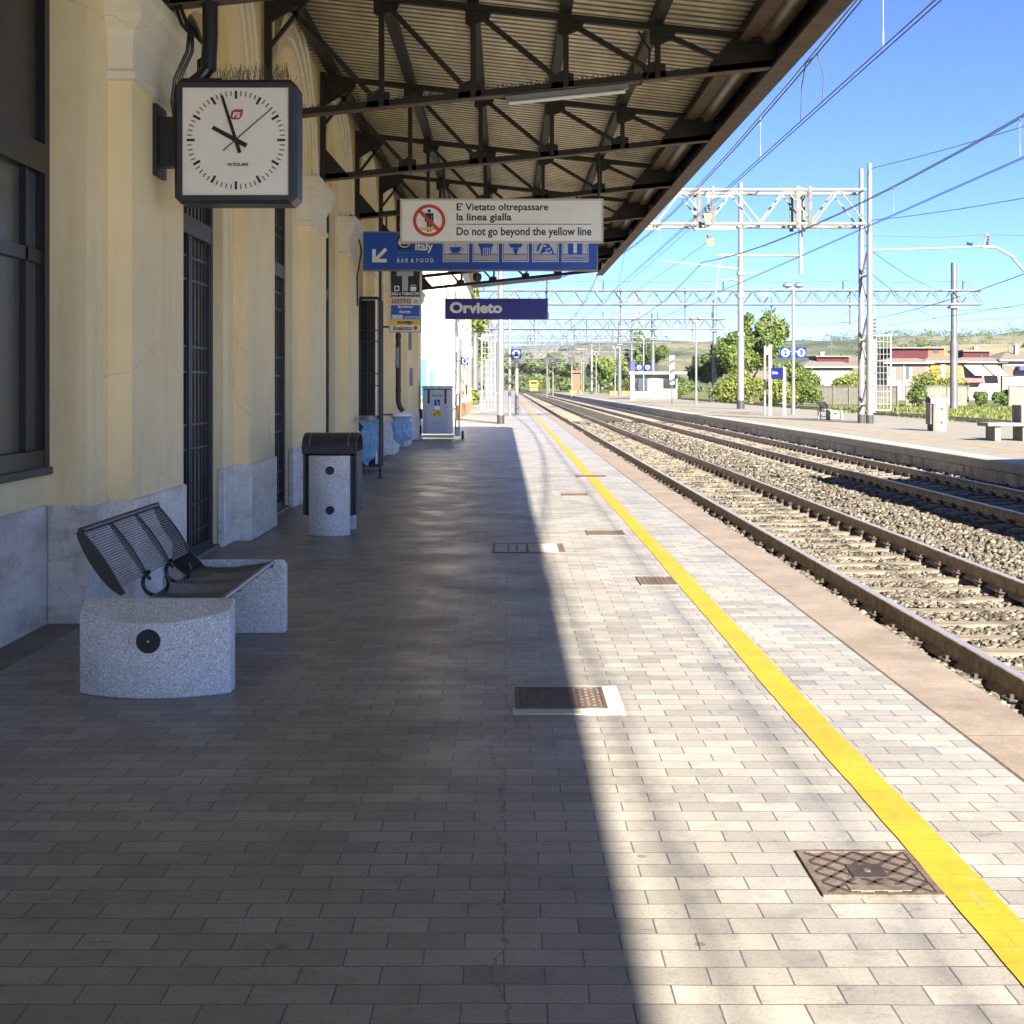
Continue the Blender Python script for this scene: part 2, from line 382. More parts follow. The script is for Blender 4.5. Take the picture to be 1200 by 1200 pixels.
M_LEAF_D=leafmat('dark_leaves',(.085,.125,.035),(.04,.07,.02))
M_LEAF_Y=leafmat('yellow_green_leaves',(.15,.18,.035),(.075,.10,.02))
M_GRASS=leafmat('grass_blades',(.15,.175,.042),(.08,.10,.025))
def groundmat():
    g=NG('meadow'); a=g.noise(.12,6); b=g.noise(2.5,6,rough=.7)
    col=g.ramp(a,[(.35,(.07,.095,.025)),(.5,(.10,.115,.04)),(.65,(.17,.15,.08))])
    col=g.mix(.7,col,g.ramp(b,[(.3,(.55,.6,.5)),(.6,(1,1,1)),(1,(1.1,1.05,1))]),'MULTIPLY')
    return g.out(col,.95,g.bump(b,.6,.05),spec=.1)
M_GROUND=groundmat()
def hillmat(name,c1,c2,c3,sc):
    g=NG(name); a=g.noise(sc,8,rough=.65); b=g.noise(sc*9,5,rough=.7)
    col=g.ramp(a,[(.40,c1),(.50,c2),(.60,c3)])
    col=g.mix(.6,col,g.ramp(b,[(.35,(.55,.6,.55)),(.55,(1,1,1)),(1,(1,1,1))]),'MULTIPLY')
    return g.out(col,.95,spec=.1)
M_HILL_F=hillmat('field_hill',(.17,.135,.09),(.215,.18,.125),(.16,.135,.08),.006)
M_HILL_W=hillmat('wooded_hill',(.025,.042,.024),(.06,.075,.04),(.15,.13,.085),.011)
M_HILL_B=hillmat('far_hill',(.06,.08,.06),(.09,.105,.075),(.15,.145,.11),.002)

M_GROOVESHADE=mat('groove_shade_sheet',(.27,.22,.155),.7,.0,.35,2.0)  # darker brown that paints shade lines into the roof sheet grooves
M_STEEL=mat('dark_brown_steel',(.014,.0115,.010),.55,.0,.3,8,.15,30)
M_GRILLE=mat('anthracite_iron',(.028,.030,.040),.45,.0,.15,10)
M_FLANGE=mat('rusty_flange',(.105,.07,.05),.55,.1,.35,5,.2,40)
M_GUTTER=mat('brown_gutter',(.15,.115,.085),.35,.3,.3,3)
M_ROOF=mat('cream_sheet',(.88,.79,.60),.5,.0,.22,1.2,stretch=(3,.6,1))
M_BLACK=mat('black_metal',(.012,.012,.014),.4,.0,.2,8)
M_CLOCKCASE=mat('clock_case_grey',(.030,.031,.035),.4,.0,.12,6)
M_DIAL=mat('dial_white',(.82,.78,.67),.35,.0,.04,2)
M_INK=mat('ink_black',(.01,.01,.012),.5,.0,.05,4)
M_RED=mat('sign_red',(.55,.045,.025),.45,.0,.06,4)
M_LOGORED=mat('logo_red',(.42,.03,.04),.5,.0,.06,4)
M_WHITE=mat('sign_white',(.80,.79,.76),.4,.0,.05,2)
M_CREAMSIGN=mat('sign_cream',(.84,.81,.71),.4,.0,.05,1.5)
M_BLUE=mat('sign_blue',(.008,.075,.42),.35,.0,.07,2)
M_NAVY=mat('name_sign_blue',(.022,.024,.22),.35,.0,.06,2)
M_GREYICON=mat('icon_grey',(.42,.43,.45),.45,.0,.05,3)
M_MAROON=mat('logo_maroon',(.06,.012,.03),.5,.0,.05,3)
M_SIGNY=mat('sign_yellow',(.78,.48,.02),.45,.0,.05,3)
M_TBLUE=mat('poster_blue',(.02,.09,.38),.45,.0,.05,3)
M_PEACH=mat('poster_peach',(.62,.40,.27),.5,.0,.06,3)
M_GREY=mat('frame_grey',(.22,.22,.22),.4,.3,.1,4)
M_SILVER=mat('machine_silver',(.42,.45,.50),.38,.35,.1,2)
M_RUBBER=mat('rubber',(.02,.02,.022),.7,.0,.1,6)
M_RAIL=mat('rail_rust',(.36,.28,.205),.75,.2,.35,9,.2,80)
M_RAILTOP=mat('rail_polished',(.55,.52,.48),.42,.8,.1,3,stretch=(20,.3,1))
M_SLEEPER=mat('sleeper_concrete',(.135,.115,.09),.9,.0,.3,4,.4,40)
M_CLIP=mat('rail_clip_steel',(.05,.042,.036),.6,.4,.3,20)
M_GALV=mat('galvanised_white',(.15,.151,.153),.45,.25,.1,1.2)
def rustwhite():
    g=NG('white_paint_rust'); a=g.noise(.9,7,rough=.7)
    col=g.ramp(a,[(.0,(.165,.166,.168)),(.57,(.16,.158,.152)),(.63,(.20,.10,.045)),(1,(.12,.05,.022))])
    return g.out(col,.5,spec=.4)
M_GANTRY=rustwhite()
M_FARSTEEL=mat('weathered_grey_steel',(.085,.09,.10),.5,.2,.15,1.2)
M_WIRE=mat('wire_dark',(.055,.06,.075),.5,.3,.1,3)
M_WHITEWALL=plaster('white_render',(.62,.59,.53))
M_TAN=mat('tan_trim',(.36,.22,.10),.7,.0,.12,2)
M_CONC=mat('concrete',(.135,.128,.11),.85,.0,.2,2.5,.3,30)
M_CONCD=mat('weathered_concrete',(.095,.088,.075),.9,.0,.35,1.5,.3,25)
M_GLASS_D=mat('dark_glass',(.018,.022,.022),.08,.0,.1,1,spec=.8)
M_BLIND=mat('brown_blind',(.055,.047,.038),.5,.0,.1,2)
M_SHUT=mat('brown_shutter',(.075,.05,.036),.6,.0,.12,6,stretch=(1,1,30))
M_ORANGE=plaster('orange_render',(.28,.125,.028))
M_PURPLE=plaster('purple_render',(.050,.010,.016))
M_SALMON=plaster('salmon_render',(.27,.07,.05))
M_HOUSEW=plaster('grey_white_render',(.165,.168,.172))
M_TILES=mat('roof_tile_grey',(.12,.105,.088),.85,.0,.3,6)
M_AWN=mat('awning_white',(.27,.25,.215),.7,.0,.05,2)
M_AWNR=mat('awning_red',(.42,.06,.07),.7,.0,.1,2)
M_IRONLID=mat('cast_iron_lid',(.135,.105,.085),.6,.35,.3,25,.3,120)
M_CEMENT=mat('pale_cement',(.56,.53,.47),.85,.0,.15,12,.3,60)
M_BARK=mat('bark',(.11,.085,.06),.9,.0,.3,6,.5,20)
M_TRAIN=mat('works_train_yellow',(.34,.20,.006),.5,.0,.08,2)
M_ORBAR=mat('orange_barrier',(.30,.085,.03),.7,.0,.12,2)
M_SKYBLUE=mat('poster_light_blue',(.03,.30,.72),.5,.0,.05,2)
def bagmat():
    g=NG('blue_plastic_film'); nz=g.noise(14,6)
    col=g.ramp(nz,[(.3,(.20,.50,.86)),(.7,(.66,.84,.96))])
    tr=g.n('ShaderNodeBsdfTranslucent'); g.l(col,tr.inputs['Color'])
    mx=g.n('ShaderNodeMixShader'); mx.inputs[0].default_value=.5; g.l(g.b.outputs[0],mx.inputs[1]); g.l(tr.outputs[0],mx.inputs[2])
    tp=g.n('ShaderNodeBsdfTransparent'); m2=g.n('ShaderNodeMixShader'); m2.inputs[0].default_value=.22; g.l(mx.outputs[0],m2.inputs[1]); g.l(tp.outputs[0],m2.inputs[2])
    g.l(m2.outputs[0],g.nt.nodes['Material Output'].inputs['Surface'])
    return g.out(col,.25,g.bump(nz,.8,.02),spec=.6)
M_BAG=bagmat()

# ------------------------------------------------------------------ the setting
def struct(o): o['kind']='structure'; return o
RAILTOP=-.25
g=MB(); g.add([(-3000,-400,-.62),(3500,-400,-.62),(3500,5000,-.62),(-3000,5000,-.62)],[(0,1,2,3)]); struct(g.build('ground',M_GROUND,keep=True))
g=MB(); g.box(-14,1.95,-12,420,-.6,0); struct(g.build('platform',M_PAVE,keep=True))
g=MB(); g.bbox(1.953,2.345,-12,420,-.16,.002,.012); struct(g.build('platform_edge',M_COPE,keep=True))
g=MB(); g.box(1.953,2.29,-12,420,-.62,-.162); struct(g.build('platform_side',M_FACE,keep=True))
g=MB()
n=560; ys=np.concatenate([np.linspace(-10,40,480),np.linspace(40.5,400,80)])
for i in range(n-1):
    a,b=ys[i],ys[i+1]; f=lambda y:.003*math.sin(y*1.7)+.004*math.sin(y*.63)
    e1,e2=.0012*math.sin(a*9.1)+.001*math.sin(a*23),.0012*math.sin(b*9.1)+.001*math.sin(b*23)
    g.add([(1.285+f(a)+e1,a,.004),(1.432+f(a*1.1)-e1,a,.004),(1.432+f(b*1.1)-e2,b,.004),(1.285+f(b)+e2,b,.004)],[(0,1,2,3)])
struct(g.build('yellow_line',M_YELLOW,keep=True))
g=MB(); g.box(-2.93,-2.665,-12,40,-.1,.006); struct(g.build('wall_strip',M_STRIP,keep=True))
# far (island) platform
PX0,PX1=9.72,18.8
g=MB(); g.box(PX0+.6,PX1,-12,300,-.6,.0); struct(g.build('far_platform',M_PLAT2,keep=True))
g=MB(); g.bbox(PX0,PX0+.597,-12,300,-.2,.003,.015); struct(g.build('far_platform_edge',M_COPE2,keep=True))
g=MB(); g.box(PX0+.06,PX0+.597,-12,300,-.62,-.202); struct(g.build('far_platform_side',M_FACE,keep=True))
g=MB(); g.add([(11.62,-10,.004),(11.76,-10,.004),(11.76,300,.004),(11.62,300,.004)],[(0,1,2,3)]); struct(g.build('far_yellow_line',M_YELLOW,keep=True))
# ballast bed: grid with gentle relief
xs=np.linspace(2.3,9.8,46); ysb=np.concatenate([np.arange(-6,60,.22),np.geomspace(60,900,120)])
XX,YY=np.meshgrid(xs,ysb)
def bed(x,y):
    z=-.455+.018*np.sin(x*5+y*1.3)*np.sin(y*3.1-x)+0*x
    c1=np.abs(x-3.85);c2=np.abs(x-7.8)
    mid=np.exp(-((x-5.83)/.42)**2)*.045
    return z+mid+.17*np.exp(-((x-2.70)/.20)**4)*(1-.25*np.sin(y*2.3)**2*np.sin(y*.7+1)**2)
ZZ=bed(XX,YY)+rng.normal(0,.008,XX.shape)
V=np.stack([XX,YY,ZZ],-1).reshape(-1,3); nx=len(xs); ny=len(ysb)
ii=np.arange((ny-1)*nx).reshape(ny-1,nx)[:,:-1].ravel()
Fq=np.stack([ii,ii+1,ii+nx+1,ii+nx],1)
struct(np_mesh('track_bed',V,Fq,M_BALLAST))
# loose stones (one uncountable mass)
def stones():
    N=150000
    y=3.6/np.power(1-rng.random(N)*(1-3.6/70),1.0); x=2.36+rng.random(N)*7.3
    keep=np.ones(N,bool)
    for c,yo in ((3.85,5.5),(7.8,13.0)):
        ph=((y-yo+.135)/.6)%1.0; keep&=~((ph<.45)&(np.abs(x-c)<1.2)&(rng.random(N)<.985))
    for r in (3.10,4.60,7.05,8.55): keep&=np.abs(x-r)>.085
    x=x[keep];y=y[keep];N=len(x)
    s=(.012+.015*rng.random(N)**1.5)*(1+np.clip(y-14,0,60)/50); inside=(np.abs(x-3.85)<1.25)|(np.abs(x-7.8)<1.25); s=np.where(inside,s*.85,s)
    z=bed(x,y)+s*.45+np.where(inside,0,rng.random(N)*.02)
    base=np.array([(1,0,0),(-1,0,0),(0,1,0),(0,-1,0),(0,0,1),(0,0,-1),],float)
    base=np.array([(-1,-1,-.8),(1,-.9,-.7),(.9,1,-.8),(-1,.9,-.7),(-.7,-.8,.8),(.8,-.7,.9),(.7,.8,.7),(-.8,.7,.8)],float)
    P=base[None]*(1+rng.normal(0,.22,(N,8,3)))*s[:,None,None]*np.stack([1+.5*rng.random(N),1+.2*rng.random(N),.55+.5*rng.random(N)],1)[:,None,:]
    a=rng.random(N)*6.283;t=rng.normal(0,.5,N)
    ca,sa,ct,st=np.cos(a),np.sin(a),np.cos(t),np.sin(t)
    Rm=np.zeros((N,3,3)); Rm[:,0,0]=ca;Rm[:,0,1]=-sa*ct;Rm[:,0,2]=sa*st;Rm[:,1,0]=sa;Rm[:,1,1]=ca*ct;Rm[:,1,2]=-ca*st;Rm[:,2,1]=st;Rm[:,2,2]=ct
    P=np.einsum('nij,nkj->nki',Rm,P)+np.stack([x,y,z],1)[:,None,:]
    fb=np.array([(0,3,2,1),(4,5,6,7),(0,1,5,4),(1,2,6,5),(2,3,7,6),(3,0,4,7)])
    Fs=(np.arange(N)[:,None,None]*8+fb[None]).reshape(-1,4)
    o=np_mesh('gravel',P.reshape(-1,3),Fs,M_STONE)
    tag(o,'loose tan ballast stones lying between and beside the rails','gravel',kind='stuff')
stones()
# rails
def rail(x,label,y0=-8,y1=420,cat='rail',zt=RAILTOP):
    b=MB(); prof=[(-.07,-.16),(.07,-.16),(.07,-.148),(.012,-.125),(.009,-.045),(.034,-.032),(.034,-.006),(.028,0),(-.028,0),(-.034,-.006),(-.034,-.032),(-.009,-.045),(-.012,-.125),(-.07,-.148)]
    n=len(prof); b.add([(x+u,y0,zt+v) for u,v in prof]+[(x+u,y1,zt+v) for u,v in prof],[tuple(range(n)),tuple(range(2*n-1,n-1,-1))])
    for i in range(n):
        b.add([(x+prof[i][0],y0,zt+prof[i][1]),(x+prof[(i+1)%n][0],y0,zt+prof[(i+1)%n][1]),(x+prof[(i+1)%n][0],y1,zt+prof[(i+1)%n][1]),(x+prof[i][0],y1,zt+prof[i][1])],[(0,1,2,3)],1 if i==7 else 0)
    o=b.build('rail',[M_RAIL,M_RAILTOP],keep=True); o['label']=label; o['category']=cat
    return o
rail(3.10,'rusty rail closest to the platform with the yellow line')
rail(4.60,'rusty rail on the far side of the track nearest the yellow line')
rail(7.05,'shiny rail of the second track, on its side next to the wide ballast strip')
rail(8.55,'shiny rail running right below the wall of the opposite platform')
for x,l in ((21.2,'low dark rail in the grass just behind the opposite platform'),(22.7,'second dark rail in the grass behind the opposite platform'),(26.2,'dark rail in the grass half way to the concrete panel fence'),(27.7,'dark rail in the grass on the track closest to the concrete panel fence')):
    rail(x,l,20,330,zt=-.40)
# sleepers
def sleeper_proto(cx,label,grp,clips):
    root=empty('sleeper',(cx,0,-.41),label,'sleeper',grp)
    b=MB(); hw,hl=.125,1.2
    pr=[(-hl,-.14,-.0),(-.95,0,0),(-.62,0,0),(-.25,-.028,0),(.25,-.028,0),(.62,0,0),(.95,0,0),(hl,-.03,0)]
    xs_=[-1.2,-1.0,-.62,-.3,.3,.62,1.0,1.2]; zs_=[-.05,.0,.0,-.022,-.022,.0,.0,-.05]
    vs=[];fs=[]
    for x,z in zip(xs_,zs_):
        vs+= [(cx+x,-hw-.02,-.56),(cx+x,-hw+.02,-.41+z-.012),(cx+x,-hw+.045,-.41+z),(cx+x,hw-.045,-.41+z),(cx+x,hw-.02,-.41+z-.012),(cx+x,hw+.02,-.56)]
    for i in range(len(xs_)-1):
        for k in range(5): fs.append((i*6+k,i*6+k+1,(i+1)*6+k+1,(i+1)*6+k))
    fs+=[tuple(range(6)),tuple(7*6+k for k in range(6))]
    b.add(vs,fs); b.build('beam',M_SLEEPER,root)
    if clips:
        for s in (-.75,.75):
            for e in (-1,1):
                b=MB(); x=cx+s+e*.105
                b.box(x-.035,x+.035,-.055,.055,-.409,-.385)
                b.tube([(x-e*.05,-.045,-.375),(x+e*.03,-.05,-.36),(x+e*.05,0,-.352),(x+e*.03,.05,-.36),(x-e*.05,.045,-.375)],.011,6)
                b.tube([(x,0,-.385),(x,0,-.335)],.016,6)
                b.build('rail_fastening',M_CLIP,root)
    return root
def sleepers(cx,y0,nclip,nplain,label,grp,yend):
    for clips,cnt in ((True,nclip),(False,nplain)):
        if cnt<=0: continue
        p=sleeper_proto(cx,label,grp,clips)
        for i in range(cnt):
            o=p if i==0 else copy_tree(p)
            o.location=(cx+random.uniform(-.02,.02),y0+.6*i,-.41+random.uniform(-.012,.006)); o.rotation_euler=(0,0,random.uniform(-.012,.012))
        y0+=.6*cnt
    b=MB()
    while y0<yend: b.box(cx-1.2,cx+1.2,y0-.12,y0+.12,-.55,-.415); y0+=.6
    tag(b.build('distant_sleepers',M_SLEEPER,keep=True),label.replace('sleeper','sleepers')+' far down the line','sleepers',kind='stuff')
sleepers(3.85,5.5,75,95,'dusty concrete sleeper across the track next to the yellow line','sleepers under the track next to the yellow line',330)
sleepers(7.80,13.0,50,80,'concrete sleeper across the track beside the opposite platform','sleepers under the track beside the opposite platform',330)

# ------------------------------------------------------------------ hills (real relief, far away)
def hill(name,x0,x1,y0,y1,fn,m,nx=120,ny=40):
    xs=np.linspace(x0,x1,nx);ys=np.linspace(y0,y1,ny);X,Y=np.meshgrid(xs,ys);Z=fn(X,Y)
    V=np.stack([X,Y,Z],-1).reshape(-1,3);ii=np.arange((ny-1)*nx).reshape(ny-1,nx)[:,:-1].ravel()
    o=np_mesh(name,V,np.stack([ii,ii+1,ii+nx+1,ii+nx],1),m); o.data.polygons.foreach_set('use_smooth',[True]*len(o.data.polygons)); return struct(o)
def nz1(x,s,seed):
    r=np.random.default_rng(seed); t=0
    for k in range(5): t=t+np.sin(x*s*(1.9**k)+r.random()*6.28)/(1.7**k)
    return t
def dome(y,a,b): return np.clip(np.sin(np.clip((y-a)/(b-a),0,1)*math.pi*.62+.0),0,1)
hill('field_hills',120,1100,520,1000,lambda X,Y:-2+dome(Y,520,960)*(13+17/(1+np.exp(-(X-222)/14))-13/(1+np.exp(-(X-318)/12))+19/(1+np.exp(-(X-352)/22))+1.0*nz1(X,.02,3)),M_HILL_F)
hill('wooded_hills',60,1900,1050,1700,lambda X,Y:-2+dome(Y,1050,1600)*(50+34/(1+np.exp(-(X-560)/90))+3.4*nz1(X,.011,5)),M_HILL_W)
hill('far_hills',-2500,3200,2700,4200,lambda X,Y:-2+dome(Y,2700,3900)*(85+26*nz1(X,.0016,8)),M_HILL_B,200,40)

# ------------------------------------------------------------------ station building
PIER0,PER,PW,SH=8.82,4.01,1.40,.45
XA,XB,XC,XD=-2.91,-2.65,-2.49,-2.77
bld=empty('station_building',(-7.5,14,0),'cream plastered station building with pilasters, arches and barred doors','building')
KS=list(range(-3,8))
pier=lambda k:PIER0+PER*k
wall=MB()
ZT=8.2
SPR,RAD=3.86,.86
def bay_open(k): return pier(k)+PW+SH, pier(k+1)-SH
y_first=pier(KS[0])-1.0; y_end=39.9
# shoulders (plane B) as solid strips between openings + arched heads
prev=y_first
for k in KS:
    s=pier(k)
    nxt_open = bay_open(k) if k<KS[-1] else None
    y1=nxt_open[0] if nxt_open else y_end
    wall.box(XB-.42,XB,prev,y1,0,ZT)
    if nxt_open:
        a,b=nxt_open; c=(a+b)/2; r=(b-a)/2; n=16
        arc=[(c+r*math.cos(math.pi-math.pi*i/n),SPR+r*math.sin(math.pi-math.pi*i/n)) for i in range(n+1)]
        for i in range(n):
            (ya,za),(yb,zb)=arc[i],arc[i+1]
            wall.add([(XB,ya,za),(XB,yb,zb),(XB,yb,ZT),(XB,ya,ZT)],[(0,1,2,3)])
            wall.add([(XB,ya,za),(XB,yb,zb),(XB-.42,yb,zb),(XB-.42,ya,za)],[(0,1,2,3)])
            wall.add([(XB-.42,ya,za),(XB-.42,yb,zb),(XB-.42,yb,ZT),(XB-.42,ya,ZT)],[(0,1,2,3)])
        if k==-1: wall.box(XA-.2,XA,a,b,0,.95)
        prev=b
# back, ends, top
wall.box(-14,XB-.42,y_first,y_first+.3,0,ZT); wall.box(-14,XB-.42,y_end-.3,y_end,0,ZT); wall.box(-14,-13.7,y_first+.3,y_end-.3,0,ZT)
wall.box(-13.7,XB-.42,y_first+.3,y_end-.3,ZT-.3,ZT); wall.box(-4.6,-4.5,y_first+.3,y_end-.3,0,ZT-.3)
wall.build('wall',M_PLASTER,bld,recalc=False)
b=MB(); b.bbox(-14.3,XC+.35,y_first-.3,y_end+.3,ZT+.002,ZT+.25,.04); b.build('cornice',M_PALE,bld)
# pilasters with capital and plinth
def capital(s):
    b=MB(); prof=[(0.0,3.52),(.028,3.53),(.028,3.58),(.008,3.60),(.008,3.80),(.03,3.86),(.075,3.90),(.085,3.95),(.085,4.02),(.12,4.06),(.12,4.14),(0.0,4.15)]
    vs=[];fs=[]
    for e,z in prof: vs+=[(XB+.001,s-e,z),(XC+e,s-e,z),(XC+e,s+PW+e,z),(XB+.001,s+PW+e,z)]
    for i in range(len(prof)-1):
        for k in range(3): fs.append((i*4+k,i*4+k+1,(i+1)*4+k+1,(i+1)*4+k))
    m=len(prof)-1; fs.append((m*4,m*4+1,m*4+2,m*4+3)); fs.append((0,3,2,1))
    return b.add(vs,fs)
for k in KS:
    s=pier(k); b=MB(); b.box(XB+.001,XC,s,s+PW,.745,ZT-.001); p=b.build('pilaster',M_PLASTER,bld,recalc=False)
    capital(s).build('capital',M_PALE,p)
    b=MB(); e=.022
    yo0=bay_open(k-1)[1] if k>KS[0] else y_first; yo1=bay_open(k)[0] if k<KS[-1] else y_end
    b.bbox(XB-.05,XB+e,yo0-.012,s-.005,0,.73,.008); b.bbox(XB-.05,XB+e,s+PW+.005,yo1+.012,0,.73,.008)
    b.bbox(XB+.002,XC+e,s-e,s+PW+e,0,.745,.010)
    b.build('plinth',M_MARBLE,p)
    # jamb slab facing along the platform
a,b_=bay_open(-1)
b=MB(); b.bbox(XA-.05,XA+.02,a+.003,b_-.003,0,.75,.006); b.bbox(XA+.022,XB+e,b_-.016,b_+.01,0,.748,.005); b.build('plinth',M_MARBLE,bld)
# archivolts
for k in KS[:-1]:
    c=(sum(bay_open(k)))/2; b=MB(); n=40
    prof=[(1.28,XB),(1.28,XC-.03),(1.36,XC-.03),(1.38,XC-.005),(1.50,XC-.005),(1.53,XC+.02),(1.62,XC+.02),(1.64,XC+.045),(1.70,XC+.045),(1.70,XB)]
    vs=[];fs=[]
    for i in range(n+1):
        t=math.pi*i/n
        for r,x in prof: vs.append((x,c-r*math.cos(t),4.15+r*math.sin(t)))
    m=len(prof)
    for i in range(n):
        for j in range(m-1): fs.append((i*m+j,i*m+j+1,(i+1)*m+j+1,(i+1)*m+j))
    b.add(vs,fs); b.build('archivolt',M_PALE,bld)
# barred doors
def door(k):
    a,b_=bay_open(k); c=(a+b_)/2; r=(b_-a)/2
    rt=empty('barred_door',origin(bld)*0); rt.parent=bld; rt.location=(0,0,0)
    f=MB(); X=XD
    f.box(X-.03,X+.03,a+.002,a+.08,0.02,SPR); f.box(X-.03,X+.03,b_-.08,b_-.002,.02,SPR)
    f.box(X-.04,X+.04,a+.08,b_-.08,2.80,2.96)
    n=20
    for i in range(n):
        t0=math.pi*i/n;t1=math.pi*(i+1)/n
        f.bar((X,c-(r-.04)*math.cos(t0),SPR+(r-.04)*math.sin(t0)),(X,c-(r-.04)*math.cos(t1),SPR+(r-.04)*math.sin(t1)),.075,.06)
    for y in (c-.035,c+.035): f.box(X-.025,X+.025,y-.025,y+.025,.02,2.80)
    for y in (a+.11,b_-.11): f.box(X-.022,X+.022,y-.02,y+.02,.02,2.80)
    f.box(X-.02,X+.02,a+.08,b_-.08,.03,.09)
    g=MB()
    ny=11
    for i in range(1,ny):
        y=a+.1+(b_-a-.2)*i/ny
        if abs(y-c)<.05: continue
        top=SPR+math.sqrt(max(0,(r-.06)**2-(y-c)**2))
        g.box(X-.009,X+.009,y-.009,y+.009,.09,2.80); g.box(X-.009,X+.009,y-.009,y+.009,2.96,top)
    for z in (.22,.46,.95,1.16,1.62,1.84,2.42,2.62,3.3,3.42,3.86): g.box(X-.007,X+.007,a+.08,b_-.08,z-.010,z+.010)
    for i in range(4):
        y=a+.1+(b_-a-.2)*((1.5,4.5,6.5,9.5)[i])/ny
        for z0,z1 in ((.97,1.15),(1.64,1.83),(2.44,2.60)):
            zc=(z0+z1)/2
            for q in (-1,1): g.tube([(X,y,z0),(X,y+q*.035,zc),(X,y,z1)],.007,5)
    fo=f.build('door_frame',M_GRILLE,rt); g.build('bars',M_GRILLE,rt)
    d=MB(); d.box(XB-.36,XB-.33,a+.002,b_-.002,.01,SPR+r); d.build('glass_door',M_GLASS_D,rt)
    d=MB()
    for q in (.06,.33,.64,.94): d.box(XB-.328,XB-.30,a+(b_-a)*q-.04,a+(b_-a)*q+.03,.05,2.7)
    d.box(XB-.328,XB-.302,a+.05,b_-.05,2.70,2.8)
    d.build('door_stile',M_PALE,rt)
    d=MB(); d.bbox(XB-.42,XB-.02,a-.001,b_+.001,0,.03,.006); d.build('threshold',M_STRIP,rt)
for k in (-3,-2,0,1,2,3,4,5,6): door(k)
# window of the first bay
a,b_=bay_open(-1); c=(a+b_)/2; r=(b_-a)/2; X=XA
wf=MB(); 
def warc(b,rr,th,x0,x1):
    n=20
    for i in range(n):
        t0=math.pi*i/n;t1=math.pi*(i+1)/n
        b.bar(((x0+x1)/2,c-rr*math.cos(t0),SPR+rr*math.sin(t0)),((x0+x1)/2,c-rr*math.cos(t1),SPR+rr*math.sin(t1)),x1-x0,th)
wf.box(X-.05,X+.03,a+.002,a+.08,.995,SPR); wf.box(X-.05,X+.03,b_-.085,b_-.002,.995,SPR); wf.box(X-.05,X+.025,a+.08,b_-.085,.995,1.10)
wf.box(X-.05,X+.03,a+.08,b_-.085,2.82,3.0); wf.box(X-.045,X+.01,a+.08,b_-.085,2.26,2.34)
wf.box(X-.045,X+.01,b_-.36,b_-.32,1.10,2.82); wf.box(X-.045,X+.01,a+.32,a+.36,1.10,2.82)
wf.box(X-.045,X+.0,c-.03,c+.03,1.10,2.82)
warc(wf,r-.04,.08,X-.05,X+.03)
wo=wf.build('window',M_BLACK,bld)
b=MB(); b.box(X-.04,X-.03,a+.04,b_-.04,1.05,2.85); b.build('pane',mat('window_glass_grey',(.075,.08,.07),.25,.0,.15,1.2),wo)
b=MB(); b.box(X-.04,X-.03,a+.04,b_-.04,2.95,SPR+r); b.build('blind',M_BLIND,wo)
b=MB(); b.bbox(XA-.05,XA+.055,a+.003,b_-.003,.945,.993,.008); b.build('sill',M_CONCD,wo)
# open gate leaf on the far doors
rt=empty('open_gate_leaf',(0,0,0)); rt.parent=bld; rt.location=(0,0,0)
b=MB(); y=24.0; x0,x1=XB-.02,-2.27; 
pts=[(x0,y,.06),(x0,y,3.08),(x1-.08,y,3.08),(x1-.03,y,3.06),(x1,y,3.0),(x1,y,.06),(x0,y,.06)]
for p,q in zip(pts[:-1],pts[1:]): b.bar(p,q,.05,.05)
b.build('gate_frame',M_GRILLE,rt)
b=MB(); b.box(x0+.02,x1-.12,y+.03,y+.045,.08,3.04); b.build('backing_panel',M_GLASS_D,rt)
b=MB()
for i in range(1,6): b.box(x0+(x1-x0)*i/6-.008,x0+(x1-x0)*i/6+.008,y-.008,y+.008,.08,3.05)
for z in (.5,.7,1.5,1.72,2.3,2.5): b.box(x0,x1,y-.007,y+.007,z-.009,z+.009)
b.build('bars',M_GRILLE,rt)
b=MB(); y=29.6; b.tube([(XC+.06,y,4.6),(XC+.06,y,1.15),(XC+.09,y,1.02),(XC+.16,y,.93)],.055,12); 
for z in (1.4,2.6,3.4): b.tube([(XC+.06,y,z-.03),(XC+.06,y,z+.03)],.066,12)
b.build('drainpipe',mat('drainpipe_brown',(.05,.022,.018),.45,.2,.15,4),bld,smooth=True)
# small fittings on far piers
b=MB()
for s,z in ((pier(5)+.6,1.9),(pier(6)+.5,2.4),(pier(6)+.9,1.5)): b.bbox(XC,XC+.08,s,s+.3,z,z+.45,.01)
b.build('fuse_box',M_GREY,bld)
b=MB(); b.tube([(XC+.02,pier(3)+.9,4.1),(XC+.10,pier(3)+.9,3.7),(XC+.02,pier(3)+1.0,3.3),(XC+.03,pier(3)+.95,2.8)],.014,6); b.tube([(XC+.02,pier(3)+1.3,4.05),(XC+.03,pier(3)+.4,4.2),(XC+.02,pier(3)+.1,4.18)],.012,6)
b.build('loose_cable',M_BLACK,bld)

